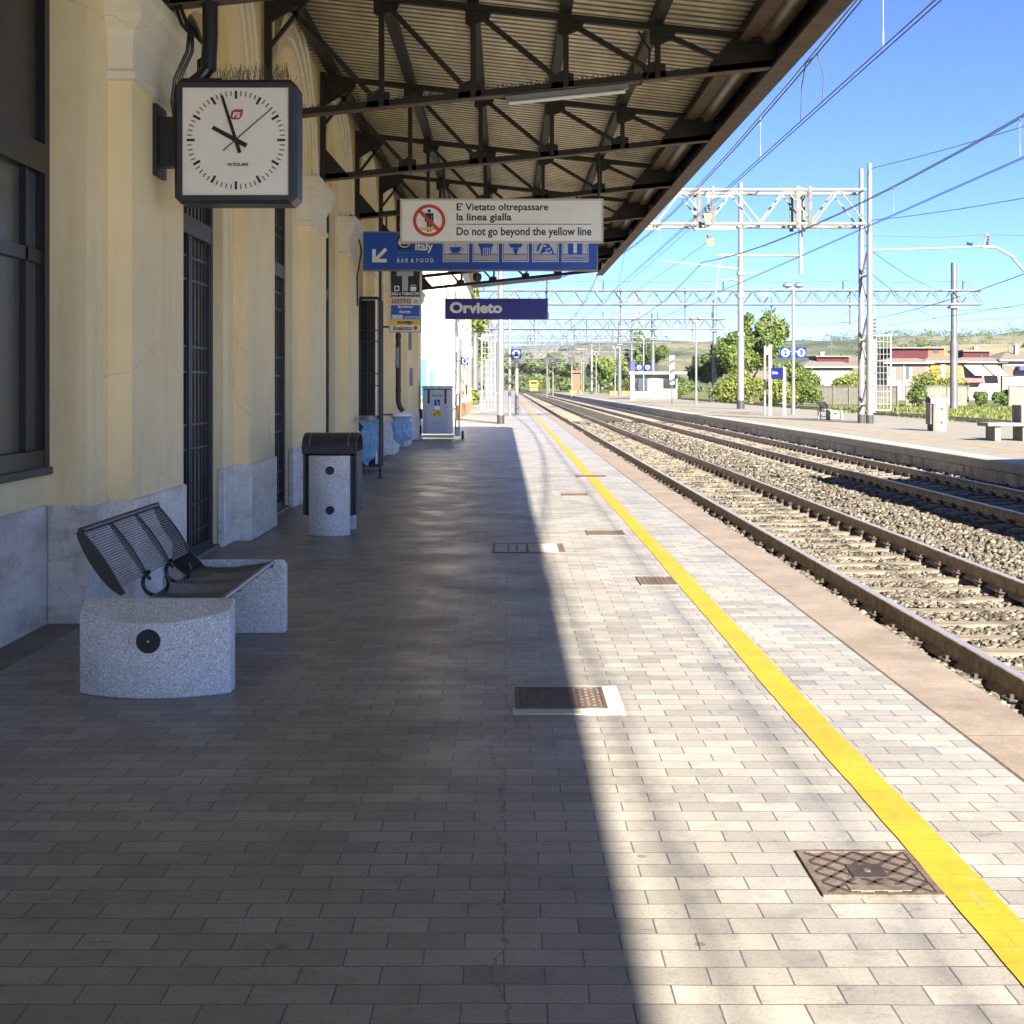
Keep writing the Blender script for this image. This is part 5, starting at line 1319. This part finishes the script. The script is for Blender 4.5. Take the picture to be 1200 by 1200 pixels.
# name board and timetable on grey posts
nb=empty('name_board',((911-VX)*67/F,67,0),'small blue station name board on two grey posts on the opposite platform','name board')
d=67.0; b=MB()
for px,top in ((903,404),(919.5,430)): b.bbox(Px(px,d)-.085,Px(px,d)+.085,d+.05,d+.13,0,Pz(top,d),.01)
b.build('post',M_GREY,nb); b=MB(); b.bbox(Px(904,d),Px(918,d),d,d+.05,Pz(443.5,d),Pz(430.8,d),.01); b.build('panel',M_OUTNAVY,nb)
text('Orvieto',Px(904.8,d),Px(911.5,d),Pz(438.6,d),Pz(434.6,d),d-.003,M_OUTWHITE,nb,'lettering',.03)
tt=empty('timetable_stand',((896-VX)*68/F,68,0),'narrow grey timetable stand beside the small blue name board','timetable stand')
d=68.2; b=MB(); b.tube([(Px(896.3,d),d,0),(Px(896.3,d),d,Pz(405,d))],.06,8); b.build('post',M_GREY,tt); b=MB(); b.bbox(Px(895.5,d),Px(902,d),d-.06,d,Pz(416,d),Pz(406.5,d),.01); p=b.build('panel',M_GALV,tt)
b=MB()
for i in range(4): b.box(Px(896.3,d),Px(901,d),d-.066,d-.061,Pz(415-i*2,d),Pz(414.3-i*2,d))
b.build('printed_rows',M_CLOCKCASE,p)
# white bench blocks, bin, concrete bench
fb=bench((14.3,59.0,0),'pale bench with rounded concrete ends beside the twin masts on the opposite platform')
for ch in fb.children:
    if ch.name.startswith('concrete_end'):
        ch.data.materials[0]=M_AGG2
b=MB()
litter_bin((14.25,44.2,0),'pale concrete litter bin with slanted grey hood on the opposite platform',M_AGG2,mat('bin_hood_grey',(.23,.23,.22),.5,.2,.1,5),mat('bin_slats_grey',(.13,.12,.11),.6,.1,.15,5)).scale=(1.08,1.08,1.12)
cb=empty('concrete_bench',(14.6,36.2,0),'grey concrete slab bench with end wall on the opposite platform','bench')
b=MB(); b.bbox(12.95,17.2,35.9,36.75,.40,.50,.015); b.build('seat',M_CONC,cb)
for x in (13.25,14.0,15.4,16.8):
    b=MB(); b.bbox(x-.08,x+.08,35.98,36.7,0,.398,.01); b.build('leg',M_CONC,cb)
b=MB(); b.bbox(13.86,14.25,35.92,36.6,.502,.98,.015); b.build('divider',M_CONC,cb)
# striped board, shelter, info panel
zb=empty('striped_board',(13.2,104,0),'black and white striped marker board on a thin post','marker board')
d=104; b=MB(); x=Px(787.5,d); b.bar((x,d+.05,0),(x,d+.05,Pz(417,d)),.08,.08); b.build('post',M_BLACK,zb)
b=MB(); x0,x1,z0,z1=Px(784.8,d),Px(790,d),Pz(450,d),Pz(417,d); b.box(x0,x1,d-.03,d,z0,z1); p=b.build('panel',M_WHITE,zb)
b=MB(); h=(z1-z0)/6
for i in (0,2,4): b.plate([(x0,z0+h*i+.02),(x1,z0+h*i+h*.55),(x1,z0+h*i+h*1.4),(x0,z0+h*i+h*.9)],d-.036,.004)
b.build('stripe',M_INK,p)
sh=empty('platform_shelter',(16.5,152,0),'small grey platform shelter with a flat white roof and dark windows','shelter')
b=MB(); b.bbox(14.2,19.2,150.5,154,.0,2.7,.05); b.build('wall',M_HOUSEW,sh); b=MB(); b.bbox(13.6,20.2,149.6,155,2.75,3.1,.04); b.build('roof',M_GALV,sh)
b=MB(); b.box(14.3,15.8,150.43,150.49,.9,2.4); b.box(17.6,19,150.43,150.49,1.2,2.4); b.build('window',M_GLASS_D,sh); b=MB(); b.box(16.1,17.1,150.43,150.49,.05,2.3); b.build('door',M_WHITE,sh)
ip=empty('information_panel',(13.9,140,0),'tall blue topped information panel on a white post near the shelter','information panel')
d=140; b=MB(); b.bbox(Px(739,d),Px(743,d),d,d+.2,0,3.0,.02); b.build('post',M_WHITE,ip); b=MB(); b.bbox(Px(738.8,d),Px(744,d),d-.05,d+.2,3.02,Pz(423,d),.02); b.build('panel',M_NAVY,ip)
sign_number(745.5,752.5,427,434,146.6,'2','tiny blue and white track number sign left of the third lamp post',(15,147,3.0))
sign_number(755.5,762.5,427,434,146.6,'3','tiny blue and white track number sign right of the third lamp post',(15,147,3.0))
# signals far along the line
def signal(px,d,top,label,sc=1.0):
    x=Px(px,d); rt=empty('railway_signal',(x,d,-.4),label,'railway signal')
    b=MB(); b.tube([(x,d,-.4),(x,d,Pz(top,d))],.10,8); b.build('post',M_GALV,rt)
    b=MB(); b.bbox(x-.42*sc,x+.42*sc,d-.12,d,Pz(top+7,d),Pz(top,d)+.3*sc,.05); p=b.build('signal_head',M_BLACK,rt)
    b=MB()
    for z in (.3,.62): b.disc(x,Pz(top+7,d)+z*(Pz(top,d)-Pz(top+7,d)),.16*sc,d-.14,.02,16)
    b.build('lens',M_CLOCKCASE,p)
signal(641,225,421,'black headed signal, left one of the pair above the far tracks'); signal(648,235,421,'black headed signal, right one of the pair above the far tracks'); signal(670,200,421,'black headed signal standing alone right of the far pair')
# lattice power pylon
py=empty('power_pylon',(43,460,0),'faint tall lattice power pylon beyond the shelter','pylon')
b=MB(); d=460; x=Px(747,d); hh=33
for sx in (-1,1):
    for sy in (-1,1): b.bar((x+sx*3,d+sy*3,0),(x+sx*.5,d+sy*.5,hh),.22,.22)
for i in range(10):
    z0,z1=hh*i/10,hh*(i+1)/10; w0=3-2.5*i/10;w1=3-2.5*(i+1)/10
    for sy in (-1,1): b.bar((x-w0,d+sy*w0,z0),(x+w1,d+sy*w1,z1),.12,.12); b.bar((x+w0,d+sy*w0,z0),(x-w1,d+sy*w1,z1),.12,.12)
b.build('tower',M_FARSTEEL,py)
b=MB()
for z in (23,27,31): b.bar((x-5,d,z),(x+5,d,z),.2,.25); b.bar((x-5,d,z),(x,d,z+1.6),.12,.12); b.bar((x+5,d,z),(x,d,z+1.6),.12,.12)
b.build('crossarm',M_FARSTEEL,py)
# yellow works train far down the line
tr=empty('works_train',(7.8,400,-.25),'bright yellow fronted works train far away on the line','train')
b=MB(); b.bbox(6.4,9.2,400,412,.9,3.1,.25); b.build('cab',M_TRAIN,tr); b=MB(); b.bbox(6.5,9.1,399.6,411.5,-.15,.85,.1); b.build('chassis',M_ORBAR,tr)
b=MB(); b.box(6.8,8.8,399.93,399.99,2.0,2.75); b.build('windscreen',M_GLASS_D,tr)
b=MB()
for x in (7.0,8.5): b.tube([(x,399.5,.35),(x,399.6,.35)],.2,12)
b.build('headlight',M_WHITE,tr)

# ------------------------------------------------------------------ canopy of the opposite platform (beside the picture, shades track 2)
oc=empty('opposite_canopy',(11.3,10,0),'grey steel platform canopy on posts over the opposite platform','canopy')
b=MB(); b.add([(9.0,2.5,4.5),(11.3,2.5,4.15),(13.6,2.5,4.5),(9.0,18.6,4.5),(11.3,18.6,4.15),(13.6,18.6,4.5),(9.0,2.5,4.62),(11.3,2.5,4.27),(13.6,2.5,4.62),(9.0,18.6,4.62),(11.3,18.6,4.27),(13.6,18.6,4.62)],[(0,1,4,3),(1,2,5,4),(6,9,10,7),(7,10,11,8),(0,3,9,6),(2,8,11,5),(0,6,7,1),(1,7,8,2),(3,4,10,9),(4,5,11,10)]); b.build('roof',M_CONC,oc)
for y in (4,10.5,17):
    b=MB(); b.box(11.17,11.43,y-.13,y+.13,0,4.14); b.bar((9.2,y,4.40),(11.3,y,4.06),.12,.14); b.bar((13.4,y,4.40),(11.3,y,4.06),.12,.14); b.build('post',M_STEEL,oc)

# ------------------------------------------------------------------ white building beyond the station, notice board, signs
wb=empty('white_building',(-6.5,72,0),'bright white two storey building beyond the station, with tan eaves','building')
XW=-2.35; Y0,Y9=58,86
b=MB(); b.box(-11,XW,Y0,Y9,0,8.2); b.build('wall',M_WHITEWALL,wb)
b=MB(); b.box(-11.6,XW+.55,Y0-.55,Y9+.5,8.203,8.36); b.build('eave',M_TAN,wb)
b=MB(); b.add([(-11.6,Y0-.55,8.363),(XW+.55,Y0-.55,8.363),(XW+.55,Y9+.5,8.363),(-11.6,Y9+.5,8.363),(-6.9,Y0+3.5,10),(-6.9,Y9-3.5,10)],[(0,1,4),(1,2,5,4),(2,3,5),(3,0,4,5),(0,3,2,1)]); b.build('roof',M_TILES,wb)
b=MB(); b.bbox(XW+.002,XW+.10,Y0-.1,Y9,-.0,.6,.02); b.build('base_course',M_TAN,wb)
for y in (63,69,75,81):
    for z in (1.0,4.6):
        b=MB(); b.box(XW+.002,XW+.07,y-.6,y+.6,z,z+1.8); w=b.build('window',M_TAN,wb); b=MB(); b.box(XW+.072,XW+.08,y-.5,y+.5,z+.1,z+1.7); b.build('pane',M_GLASS_D,w)
for y,z in ((60.5,3.0),(60.5,4.5),(66,3.3),(72,3.0)):
    b=MB(); b.bbox(XW+.04,XW+.42,y-.45,y+.45,z,z+.62,.03); a=b.build('air_conditioner',M_WHITE,wb); b=MB(); b.tube([(XW+.421,y,z+.31),(XW+.44,y,z+.31)],.24,16); b.build('fan_grille',M_CLOCKCASE,a)
nbd=empty('notice_board',(Px(402,57.9),57.9,.8),'tan framed notice board with blue posters on the white building','notice board')
d=57.85; b=MB(); x0,x1,z0,z1=Px(489,d),Px(513.5,d),.95,Pz(416.5,d)
b.box(x0-.1,x0,d,d+.12,z0-.1,z1+.1); b.box(x1,x1+.1,d,d+.12,z0-.1,z1+.1); b.box(x0,x1,d,d+.12,z1,z1+.1); b.box(x0,x1,d,d+.12,z0-.1,z0); b.build('frame',M_TAN,nbd)
b=MB(); b.box(x0,x1,d+.05,d+.12,z0,z1); b.build('backing',M_WHITE,nbd)
b=MB(); b.box(x0+.1,x0+.42,d+.035,d+.048,z0+.1,z1-.15); b.box(x1-.40,x1-.18,d+.035,d+.048,z0+.2,z1-.75); b.build('poster',M_SKYBLUE,nbd)
sign_number(540,549,418.5,427.5,60.2,'1','small white and blue sign with numeral 1 on the corner of the white building',(XW,60.4,Pz(423,60.2)))
pp=empty('white_post',(Px(598,66),66,0),'thin white post at the end of the near platform, carrying the blue 1 sign','post')
b=MB(); x=Px(597.2,66); b.tube([(x,66,0),(x,66,5.6)],.075,10); b.build('pole',M_GALV,pp); b=MB(); b.lathe([(0,5.95),(.2,5.9),(.36,5.65),(.1,5.6),(0,5.6)],x,66,16); b.build('lamp_head',M_GALV,pp)
sign_number(599,611,409,420.5,65.9,'1','blue square sign with numeral 1 on the white post',(x,66,Pz(415,66)))
signal(605.5,70,425,'small black signal head below the blue 1 sign',.3)

# ------------------------------------------------------------------ vegetation
def leafcloud(c,rad,n,size,seed,parent,m,name='crown',lumps=9,big=True):
    r=np.random.default_rng(seed); c=np.array(c);rad=np.array(rad)
    cen=r.normal(0,1,(lumps,3)); cen/=np.linalg.norm(cen,axis=1)[:,None]; cen*=(.35+(.42 if big else .62)*r.random((lumps,1))); cen[:,2]=np.abs(cen[:,2])*.9-.25*(r.random(lumps)<.4)
    cen[0]=(0,0,0); lr=(.30+.22*r.random(lumps)) if big else (.15+.19*r.random(lumps)**1.3); lr[0]=.5 if big else .38
    pick=r.choice(lumps,n,p=lr**2/np.sum(lr**2))
    u=r.normal(0,1,(n,3)); u/=np.linalg.norm(u,axis=1)[:,None]; rr=.45+.55*r.random(n)**.6; rr*=1+.38*(r.random(n)<.10)*r.random(n)
    P=c+(cen[pick]+u*(lr[pick]*rr)[:,None])*rad
    nrm=u+r.normal(0,.55,(n,3)); nrm/=np.linalg.norm(nrm,axis=1)[:,None]
    t=np.cross(nrm,r.normal(0,1,(n,3))); t/=np.linalg.norm(t,axis=1)[:,None]; bt=np.cross(nrm,t)
    s=size*(.6+.8*r.random(n))[:,None]
    V=np.stack([P-t*s*.5,P-bt*s*.38+nrm*s*.12,P+t*s*.6,P+bt*s*.38+nrm*s*.12],1).reshape(-1,3)
    Fq=np.arange(n*4).reshape(n,4)
    return np_mesh(name,V,Fq,m,parent=parent)
def tree(loc,h,w,label,seed,n=5200,m=M_LEAF,size=.42,cat='tree',name='tree',group=None):
    r=random.Random(seed); rt=empty(name,loc,label,cat,group); X,Y,Z=loc
    b=MB(); th=h*.42
    b.tube([(X,Y,Z-.3),(X+.1*r.uniform(-1,1),Y,Z+th*.5),(X+.25*r.uniform(-1,1),Y,Z+th),(X,Y,Z+h*.8)],[h*.028,h*.022,h*.017,h*.006],10)
    for i in range(7):
        a=r.uniform(0,6.28); z0=Z+th*r.uniform(.55,1.3); l=w*r.uniform(.25,.45)
        b.tube([(X,Y,z0),(X+l*.5*math.cos(a),Y+l*.5*math.sin(a),z0+h*.08),(X+l*math.cos(a),Y+l*math.sin(a),z0+h*.2)],[h*.012,h*.008,h*.003],6)
    b.build('trunk',M_BARK,rt,smooth=True)
    leafcloud((X,Y,Z+h*.56),(w*.5,w*.5,h*.46),n,size,seed,rt,m,lumps=24,big=False)
    return rt
def bush(loc,w,h,label,seed,n=1500,m=M_LEAF,size=.3,name='bush',group=None):
    rt=empty(name,loc,label,'bush',group); X,Y,Z=loc
    leafcloud((X,Y,Z+h*.42),(w*.5,w*.4,h*.6),n,size,seed,rt,m,'foliage',lumps=10)
    b=MB(); r=random.Random(seed)
    for i in range(5): b.tube([(X+r.uniform(-.1,.1)*w,Y,Z-.2),(X+r.uniform(-.3,.3)*w,Y+r.uniform(-.2,.2)*w,Z+h*.6)],[.05,.015],5)
    b.build('stem',M_BARK,rt)
    return rt
GZ=-.62
tree((27.4,150,GZ),11.3,8.4,'big broad green tree behind the tall black footed mast',11,15000,M_LEAF,.34)
tree((24.6,158,GZ),7.4,6.4,'lower dark tree leaning against the left side of the big tree',12,7500,M_LEAF_D,.32)
tree((33.0,160,GZ),5.6,4.6,'small rounded tree to the right of the big tree, behind the name board',13,4500,M_LEAF,.32)
tree((26.5,255,GZ),13,10.5,'dark green spreading tree above the platform shelter',14,9500,M_LEAF_D,.42)
tree((20.4,300,GZ),9,7,'light green tree left of the shelter tree, among the far posts',15,3500,M_LEAF,.6)
tree((13,420,GZ),13,17,'dark tree on the horizon right of the yellow works train',16,3500,M_LEAF_D,.9)
tree((2.5,440,GZ),15,16,'dark tree on the horizon directly behind the yellow works train',17,3500,M_LEAF_D,.9)
tree((30,370,GZ),10,16,'pale green tree far behind the row of white posts',18,3500,M_LEAF_Y,.8)
tree((-4.6,95,0),10.5,6.5,'tall leafy tree between the white building and the near mesh guard',19,8500,M_LEAF_Y,.28)
tree((-3.6,112,0),7.5,4.5,'second leafy tree, half hidden behind the near mesh guard',20,3200,M_LEAF,.4)
bush((-3.2,90,0),3,1.8,'low yellowish bush at the foot of the tree beside the white building',21,1200,M_LEAF_Y)
for i,(x,y,w,h,m,l) in enumerate((
    (21.3,125,5.5,4.4,M_LEAF_Y,'tall reedy light green bush left of the black footed mast'),
    (25.5,128,5.0,3.2,M_LEAF_Y,'yellow green bush right behind the black footed mast'),
    (29.3,132,5.0,3.0,M_LEAF,'green bush below the blue 2 and 3 signs'),
    (34.5,152,6.0,4.4,M_LEAF,'green bush behind the fence, left of the twin masts'),
    (38.6,150,5.2,4.0,M_LEAF_Y,'bright yellow green bush touching the left twin mast'),
    (46.0,144,7.0,3.9,M_LEAF_Y,'yellow green weeds spilling over the left piece of concrete fence'),
    (41.8,136,2.4,2.7,M_LEAF_D,'dark green climber just right of the twin masts'),
    (48.9,137,1.9,1.7,M_LEAF_D,'dark shrub in the gap of the fence, under the orange wall'),
    (51.0,137.5,1.9,1.9,M_LEAF_D,'dark shrub right of the pole in the fence gap'),
    (60,143,8.5,5.0,M_LEAF,'large green bush behind the right piece of concrete fence'),
    (69,144,7.5,4.4,M_LEAF,'large green bush at the right end of the concrete fence'),
    (19.8,215,7,3.4,M_LEAF_Y,'pale green bush among the far white posts'),
    (23.5,190,8,2.6,M_LEAF,'low green hedge right of the platform shelter'))):
    bush((x,y,GZ),w,h,l,40+i,3800 if h>3 else 2400,m,.22)
# hedges and woods on the hills: uncountable mass
r=np.random.default_rng(33); pts=[]
FH=lambda X,Y:-2+dome(Y,520,960)*(13+17/(1+np.exp(-(X-222)/14))-13/(1+np.exp(-(X-318)/12))+19/(1+np.exp(-(X-352)/22))+1.0*nz1(X,.02,3))
WH=lambda X,Y:-2+dome(Y,1050,1600)*(50+34/(1+np.exp(-(X-560)/90))+3.4*nz1(X,.011,5))
for fn,xr,yr,cnt,sz in ((FH,(150,420),(885,930),34,3.2),(FH,(150,420),(640,760),22,3.5),(WH,(330,900),(1200,1560),330,8)):
    for k in range(cnt):
        X=r.uniform(*xr);Y=r.uniform(*yr); h=sz*(.6+.8*r.random()); Z=float(fn(np.array([X]),np.array([Y]))[0])
        m=70; u=r.normal(0,1,(m,3)); u/=np.linalg.norm(u,axis=1)[:,None]; pts.append(np.array([X,Y,Z+h*.35])+u*np.array([h*.75,h*.75,h*.6])*(.5+.5*r.random((m,1))))
P=np.concatenate(pts); n=len(P); t=r.normal(0,1,(n,3)); t/=np.linalg.norm(t,axis=1)[:,None]; b2=np.cross(t,r.normal(0,1,(n,3))); b2/=np.linalg.norm(b2,axis=1)[:,None]; s=(1.0+1.2*r.random(n))[:,None]
V=np.stack([P-t*s*.5,P-b2*s*.4,P+t*s*.5,P+b2*s*.4],1).reshape(-1,3)
tag(np_mesh('hill_woods',V,np.arange(n*4).reshape(n,4),M_LEAF_D),'dark woods and hedges dotted over the distant hills','woods',kind='stuff')
# roadside treeline far off: uncountable mass
r=np.random.default_rng(5); Vs=[];k=0
n=26000; x=-120+r.random(n)*620; y=470+r.random(n)*40+.05*x; hgt=(4+3*np.sin(x*.05)+2.5*np.sin(x*.13+1)+1.5*np.sin(x*.41))*np.clip(1-.0010*x,.5,1); z=-.6+hgt*r.random(n)**.6
P=np.stack([x,y,z],1); t=r.normal(0,1,(n,3)); t/=np.linalg.norm(t,axis=1)[:,None]; b2=np.cross(t,r.normal(0,1,(n,3))); b2/=np.linalg.norm(b2,axis=1)[:,None]; s=(1.1+.8*r.random(n))[:,None]
V=np.stack([P-t*s*.5,P-b2*s*.4,P+t*s*.5,P+b2*s*.4],1).reshape(-1,3)
tag(np_mesh('far_woods',V,np.arange(n*4).reshape(n,4),M_LEAF_D),'dark distant line of trees closing the horizon','woods',kind='stuff')
# grass blades on the old sidings
r=np.random.default_rng(9); n=34000
y=36+ (r.random(n)**1.6)*95; x=PX1+.1+r.random(n)*(6+y*.32); cl=np.sin(x*.9+np.sin(y*.21)*2)+np.sin(y*.5+x*.3); keep=(cl>-.9+r.random(n)*.8); 
for rx in (21.2,22.7,26.2,27.7): keep&=np.abs(x-rx)>.10
x=x[keep];y=y[keep];n=len(x)
hh=(.07+.22*r.random(n)**2)*(1+.5*(np.sin(x*.5+y*.2)>.6)); a=r.random(n)*6.28; w=.03+.05*r.random(n); lx=r.normal(0,.12,n);ly=r.normal(0,.12,n)
B0=np.stack([x-w*np.cos(a),y-w*np.sin(a),np.full(n,-.63)],1);B1=np.stack([x+w*np.cos(a),y+w*np.sin(a),np.full(n,-.63)],1)
T0=np.stack([x+lx,y+ly,-.62+hh],1)
tag(np_mesh('grass',np.stack([B0,B1,T0],1).reshape(-1,3),np.arange(n*3).reshape(n,3),M_GRASS),'tufts of dry and green grass growing over the old sidings','grass',kind='stuff')
# weeds in the ballast close to the platform edge
r=np.random.default_rng(19); V=[]
for k in range(26):
    cy=8+r.random()**1.5*45; cx0=2.5+r.random()*.3
    for j in range(22):
        a=r.random()*6.28;l=.03+.10*r.random();w=.006
        bx,by=cx0+r.normal(0,.04),cy+r.normal(0,.05); bz_=-.46
        V+=[(bx-w*math.sin(a),by+w*math.cos(a),bz_),(bx+w*math.sin(a),by-w*math.cos(a),bz_),(bx+l*.5*math.cos(a),by+l*.5*math.sin(a),bz_+l)]
V=np.array(V); tag(np_mesh('weeds',V,np.arange(len(V)).reshape(-1,3),M_GRASS),'dry weeds sprouting between the platform edge and the first rail','weeds',kind='stuff')

# ------------------------------------------------------------------ concrete panel fences, houses
def fence(p,q,label,h=2.05):
    p=Vector(p);q=Vector(q); L=(q-p).length; d=(q-p)/L; n=int(L/1.75); rt=empty('concrete_fence',(p+q)/2,label,'fence'); st=L/n
    cp=MB()
    for i in range(n+1):
        c=p+d*(st*i); pb=MB(); pb.bar(c,c+Vector((0,0,h+.12)),.16,.16); pb.build('post',M_CONCD,rt)
        if i<n: 
            e=p+d*(st*(i+1)); pn=MB(); pn.bar(c+d*.09+Vector((0,0,h*.5)),e-d*.09+Vector((0,0,h*.5)),.07,h-.12); pn.build('panel',M_CONC,rt); cp.bar(c+d*.09+Vector((0,0,h+.0)),e-d*.09+Vector((0,0,h+.0)),.16,.13)
    cp.build('coping',M_CONCD,rt)
fence((30.5,152,GZ),(41.3,141,GZ),'weathered concrete panel fence left of the twin masts')
fence((41.9,140,GZ),(47.7,138,GZ),'short concrete panel fence right of the twin masts, with vines over it')
fence((51.6,137,GZ),(72,133,GZ),'concrete panel fence at the right, under the houses')
def house(label,x0,x1,y0,y1,z1,wallm,roofm,parts):
    rt=empty('house',((x0+x1)/2,y0,GZ),label,'house'); b=MB(); b.box(x0,x1,y0,y1,GZ,z1); b.build('wall',wallm,rt)
    b=MB(); mx=(x0+x1)/2; o=.7
    b.add([(x0-o,y0-o,z1+.003),(x1+o,y0-o,z1+.003),(x1+o,y1+o,z1+.003),(x0-o,y1+o,z1+.003),(x0-o,y0-o,z1+.22),(x1+o,y0-o,z1+.22),(x1+o,y1+o,z1+.22),(x0-o,y1+o,z1+.22),(x0+2.5,(y0+y1)/2,z1+1.5),(x1-2.5,(y0+y1)/2,z1+1.5)],[(0,3,2,1),(0,1,5,4),(1,2,6,5),(2,3,7,6),(3,0,4,7),(4,5,9,8),(5,6,9),(6,7,8,9),(7,4,8)]); b.build('roof',roofm,rt)
    for name,m,bx in parts: 
        b=MB(); b.box(*bx); b.build(name,m,rt)
    ym=(y0+y1)/2
    b=MB(); b.box(x0+3.0,x0+3.6,ym-2.2,ym-1.6,z1+.5,z1+2.3); b.box(x0+2.9,x0+3.7,ym-2.3,ym-1.5,z1+2.303,z1+2.45); b.build('chimney',wallm,rt)
    b=MB(); xa=x1-2.2; b.tube([(xa,ym-.5,z1+.8),(xa,ym-.5,z1+3.9)],.04,6)
    for z,l in ((3.2,.7),(3.5,.55),(3.8,.4)): b.bar((xa-l,ym-.5,z1+z),(xa+l,ym-.5,z1+z),.035,.035)
    b.build('antenna',M_FARSTEEL,rt)
    b=MB(); b.box(x0-.72,x1+.72,y0-.86,y0-.71,z1-.02,z1+.13); b.build('rain_gutter',M_GREY,rt)
    return rt
def H2(px,d=195): return Px(px,d)
d=195; zz=lambda py:Pz(py,d)
house('grey white house with brown shutters and a dark purple top storey',H2(1040),H2(1087.4),d,d+11,zz(426),M_HOUSEW,M_TILES,[
 ('top_storey',M_PURPLE,(H2(1049),H2(1093),d+2.2,d+9,zz(424),zz(408))),('top_roof',M_TILES,(H2(1047.5),H2(1114),d+1.6,d+9.6,zz(407.9),zz(406.3))),('top_storey',M_SALMON,(H2(1093.2),H2(1112),d+2.2,d+9,zz(424),zz(408))),
 ('shutter',M_SHUT,(H2(1041),H2(1046),d-.06,d-.01,zz(441),zz(429))),('shutter',M_SHUT,(H2(1050),H2(1057),d-.06,d-.01,zz(445),zz(429))),('shutter',M_SHUT,(H2(1069.5),H2(1086),d-.06,d-.01,zz(445),zz(429))),
 ('window',M_GLASS_D,(H2(1062),H2(1065),d-.06,d-.01,zz(444),zz(430))),('window',M_GLASS_D,(H2(1099),H2(1106),d+2.12,d+2.18,zz(413),zz(410))),
 ('drainpipe',M_GREY,(H2(1058.2),H2(1059.3),d-.2,d-.07,GZ,zz(426.5)))])
house('orange house with pale balconies and awnings behind the fence gap',H2(1088),H2(1128),d+.3,d+11,zz(424.5),M_ORANGE,M_TILES,[
 ('balcony_band',M_WHITEWALL,(H2(1088.2),H2(1128),d+.08,d+.28,zz(448),zz(446))),('window',M_WHITE,(H2(1103),H2(1109),d+.2,d+.28,zz(445.6),zz(427))),('window',M_WHITE,(H2(1103),H2(1109),d+.2,d+.28,zz(458),zz(449))),
 ('drainpipe',M_GREY,(H2(1087.5),H2(1088.6),d+.05,d+.28,GZ,zz(425)))])
hs=house('long low house with white awnings and a red balcony, at the right edge',H2(1128.5),H2(1176),d+1.0,d+11,zz(425),M_HOUSEW,M_TILES,[
 ('top_storey',M_PURPLE,(H2(1137),H2(1168),d+3,d+9,zz(423),zz(411.5))),('top_roof',M_TILES,(H2(1136),H2(1171),d+2.6,d+9.6,zz(411.4),zz(409.6))),('balcony',M_AWNR,(H2(1128),H2(1152),d-.4,d+.97,zz(448),zz(443))),('window',M_GLASS_D,(H2(1157),H2(1160),d+2.9,d+2.98,zz(419),zz(416)))])
for px in (1131,1154):
    b=MB(); w=26 if px==1131 else 20; a0=H2(px);a1=H2(px+w*.8)
    b.add([(a0,d+.95,zz(427)),(a1,d+.95,zz(427)),(a1+1,d-1.2,zz(440)),(a0+1,d-1.2,zz(440)),(a0,d+.95,zz(427)+.06),(a1,d+.95,zz(427)+.06),(a1+1,d-1.2,zz(440)+.06),(a0+1,d-1.2,zz(440)+.06)],[(0,1,2,3),(7,6,5,4),(0,4,5,1),(1,5,6,2),(2,6,7,3),(3,7,4,0)]); b.build('awning',M_AWN,hs)
house('brown shuttered house at the far right with a dark blue awning',H2(1176.5),H2(1215),d+.6,d+11,zz(423),M_HOUSEW,M_TILES,[('shutter',M_SHUT,(H2(1177.5),H2(1191),d+.5,d+.58,zz(441),zz(428))),('awning',M_NAVY,(H2(1192),H2(1212),d-1,d+.57,zz(434),zz(429)))])
house('pale low house with a purple upper storey left of the twin masts',H2(954),H2(1012),d+6,d+16,zz(430),M_HOUSEW,M_TILES,[('top_storey',M_PURPLE,(H2(965)+1,H2(1004)+1,d+8.5,d+14,zz(428.5),zz(417))),('top_roof',M_TILES,(H2(963)+1,H2(1006)+1,d+8,d+15,zz(416.9),zz(415.4)))])
b=MB(); b.box(Px(670,330),Px(680,330),330,332,GZ,Pz(437,330)); b.box(Px(669,330),Px(681,330),329.4,332.5,Pz(436.9,330),Pz(434.5,330)); tag(b.build('brick_hut',mat('old_brick',(.17,.06,.035),.8,.0,.2,3)),'small red brick hut far away among the white posts','hut')
for px0,px1,dd,l in ((668,681,235,'orange net barrier left of the fifth lamp post'),(714,752,205,'long orange net barrier in front of the shelter tree')):
    b=MB(); 
    for k in range(6):
        x=Px(px0+(px1-px0)*k/5,dd); b.bar((x,dd,GZ),(x,dd,.75),.08,.08)
    b.box(Px(px0,dd),Px(px1,dd),dd-.03,dd+.03,-.5,.7); tag(b.build('net_barrier',M_ORBAR),l,'barrier')

# ------------------------------------------------------------------ air
hm=bpy.data.materials.new('haze_air'); hm.use_nodes=True; nt=hm.node_tree; nt.nodes.remove(nt.nodes['Principled BSDF'])
pv=nt.nodes.new('ShaderNodeVolumePrincipled'); pv.inputs['Color'].default_value=(.90,.94,1,1); pv.inputs['Density'].default_value=.00005; pv.inputs['Anisotropy'].default_value=.0
nt.links.new(pv.outputs[0],nt.nodes['Material Output'].inputs['Volume'])
b=MB(); b.box(-2600,3300,-420,4400,-4,175); hz_=b.build('haze',hm,keep=True); tag(hz_,kind='stuff')
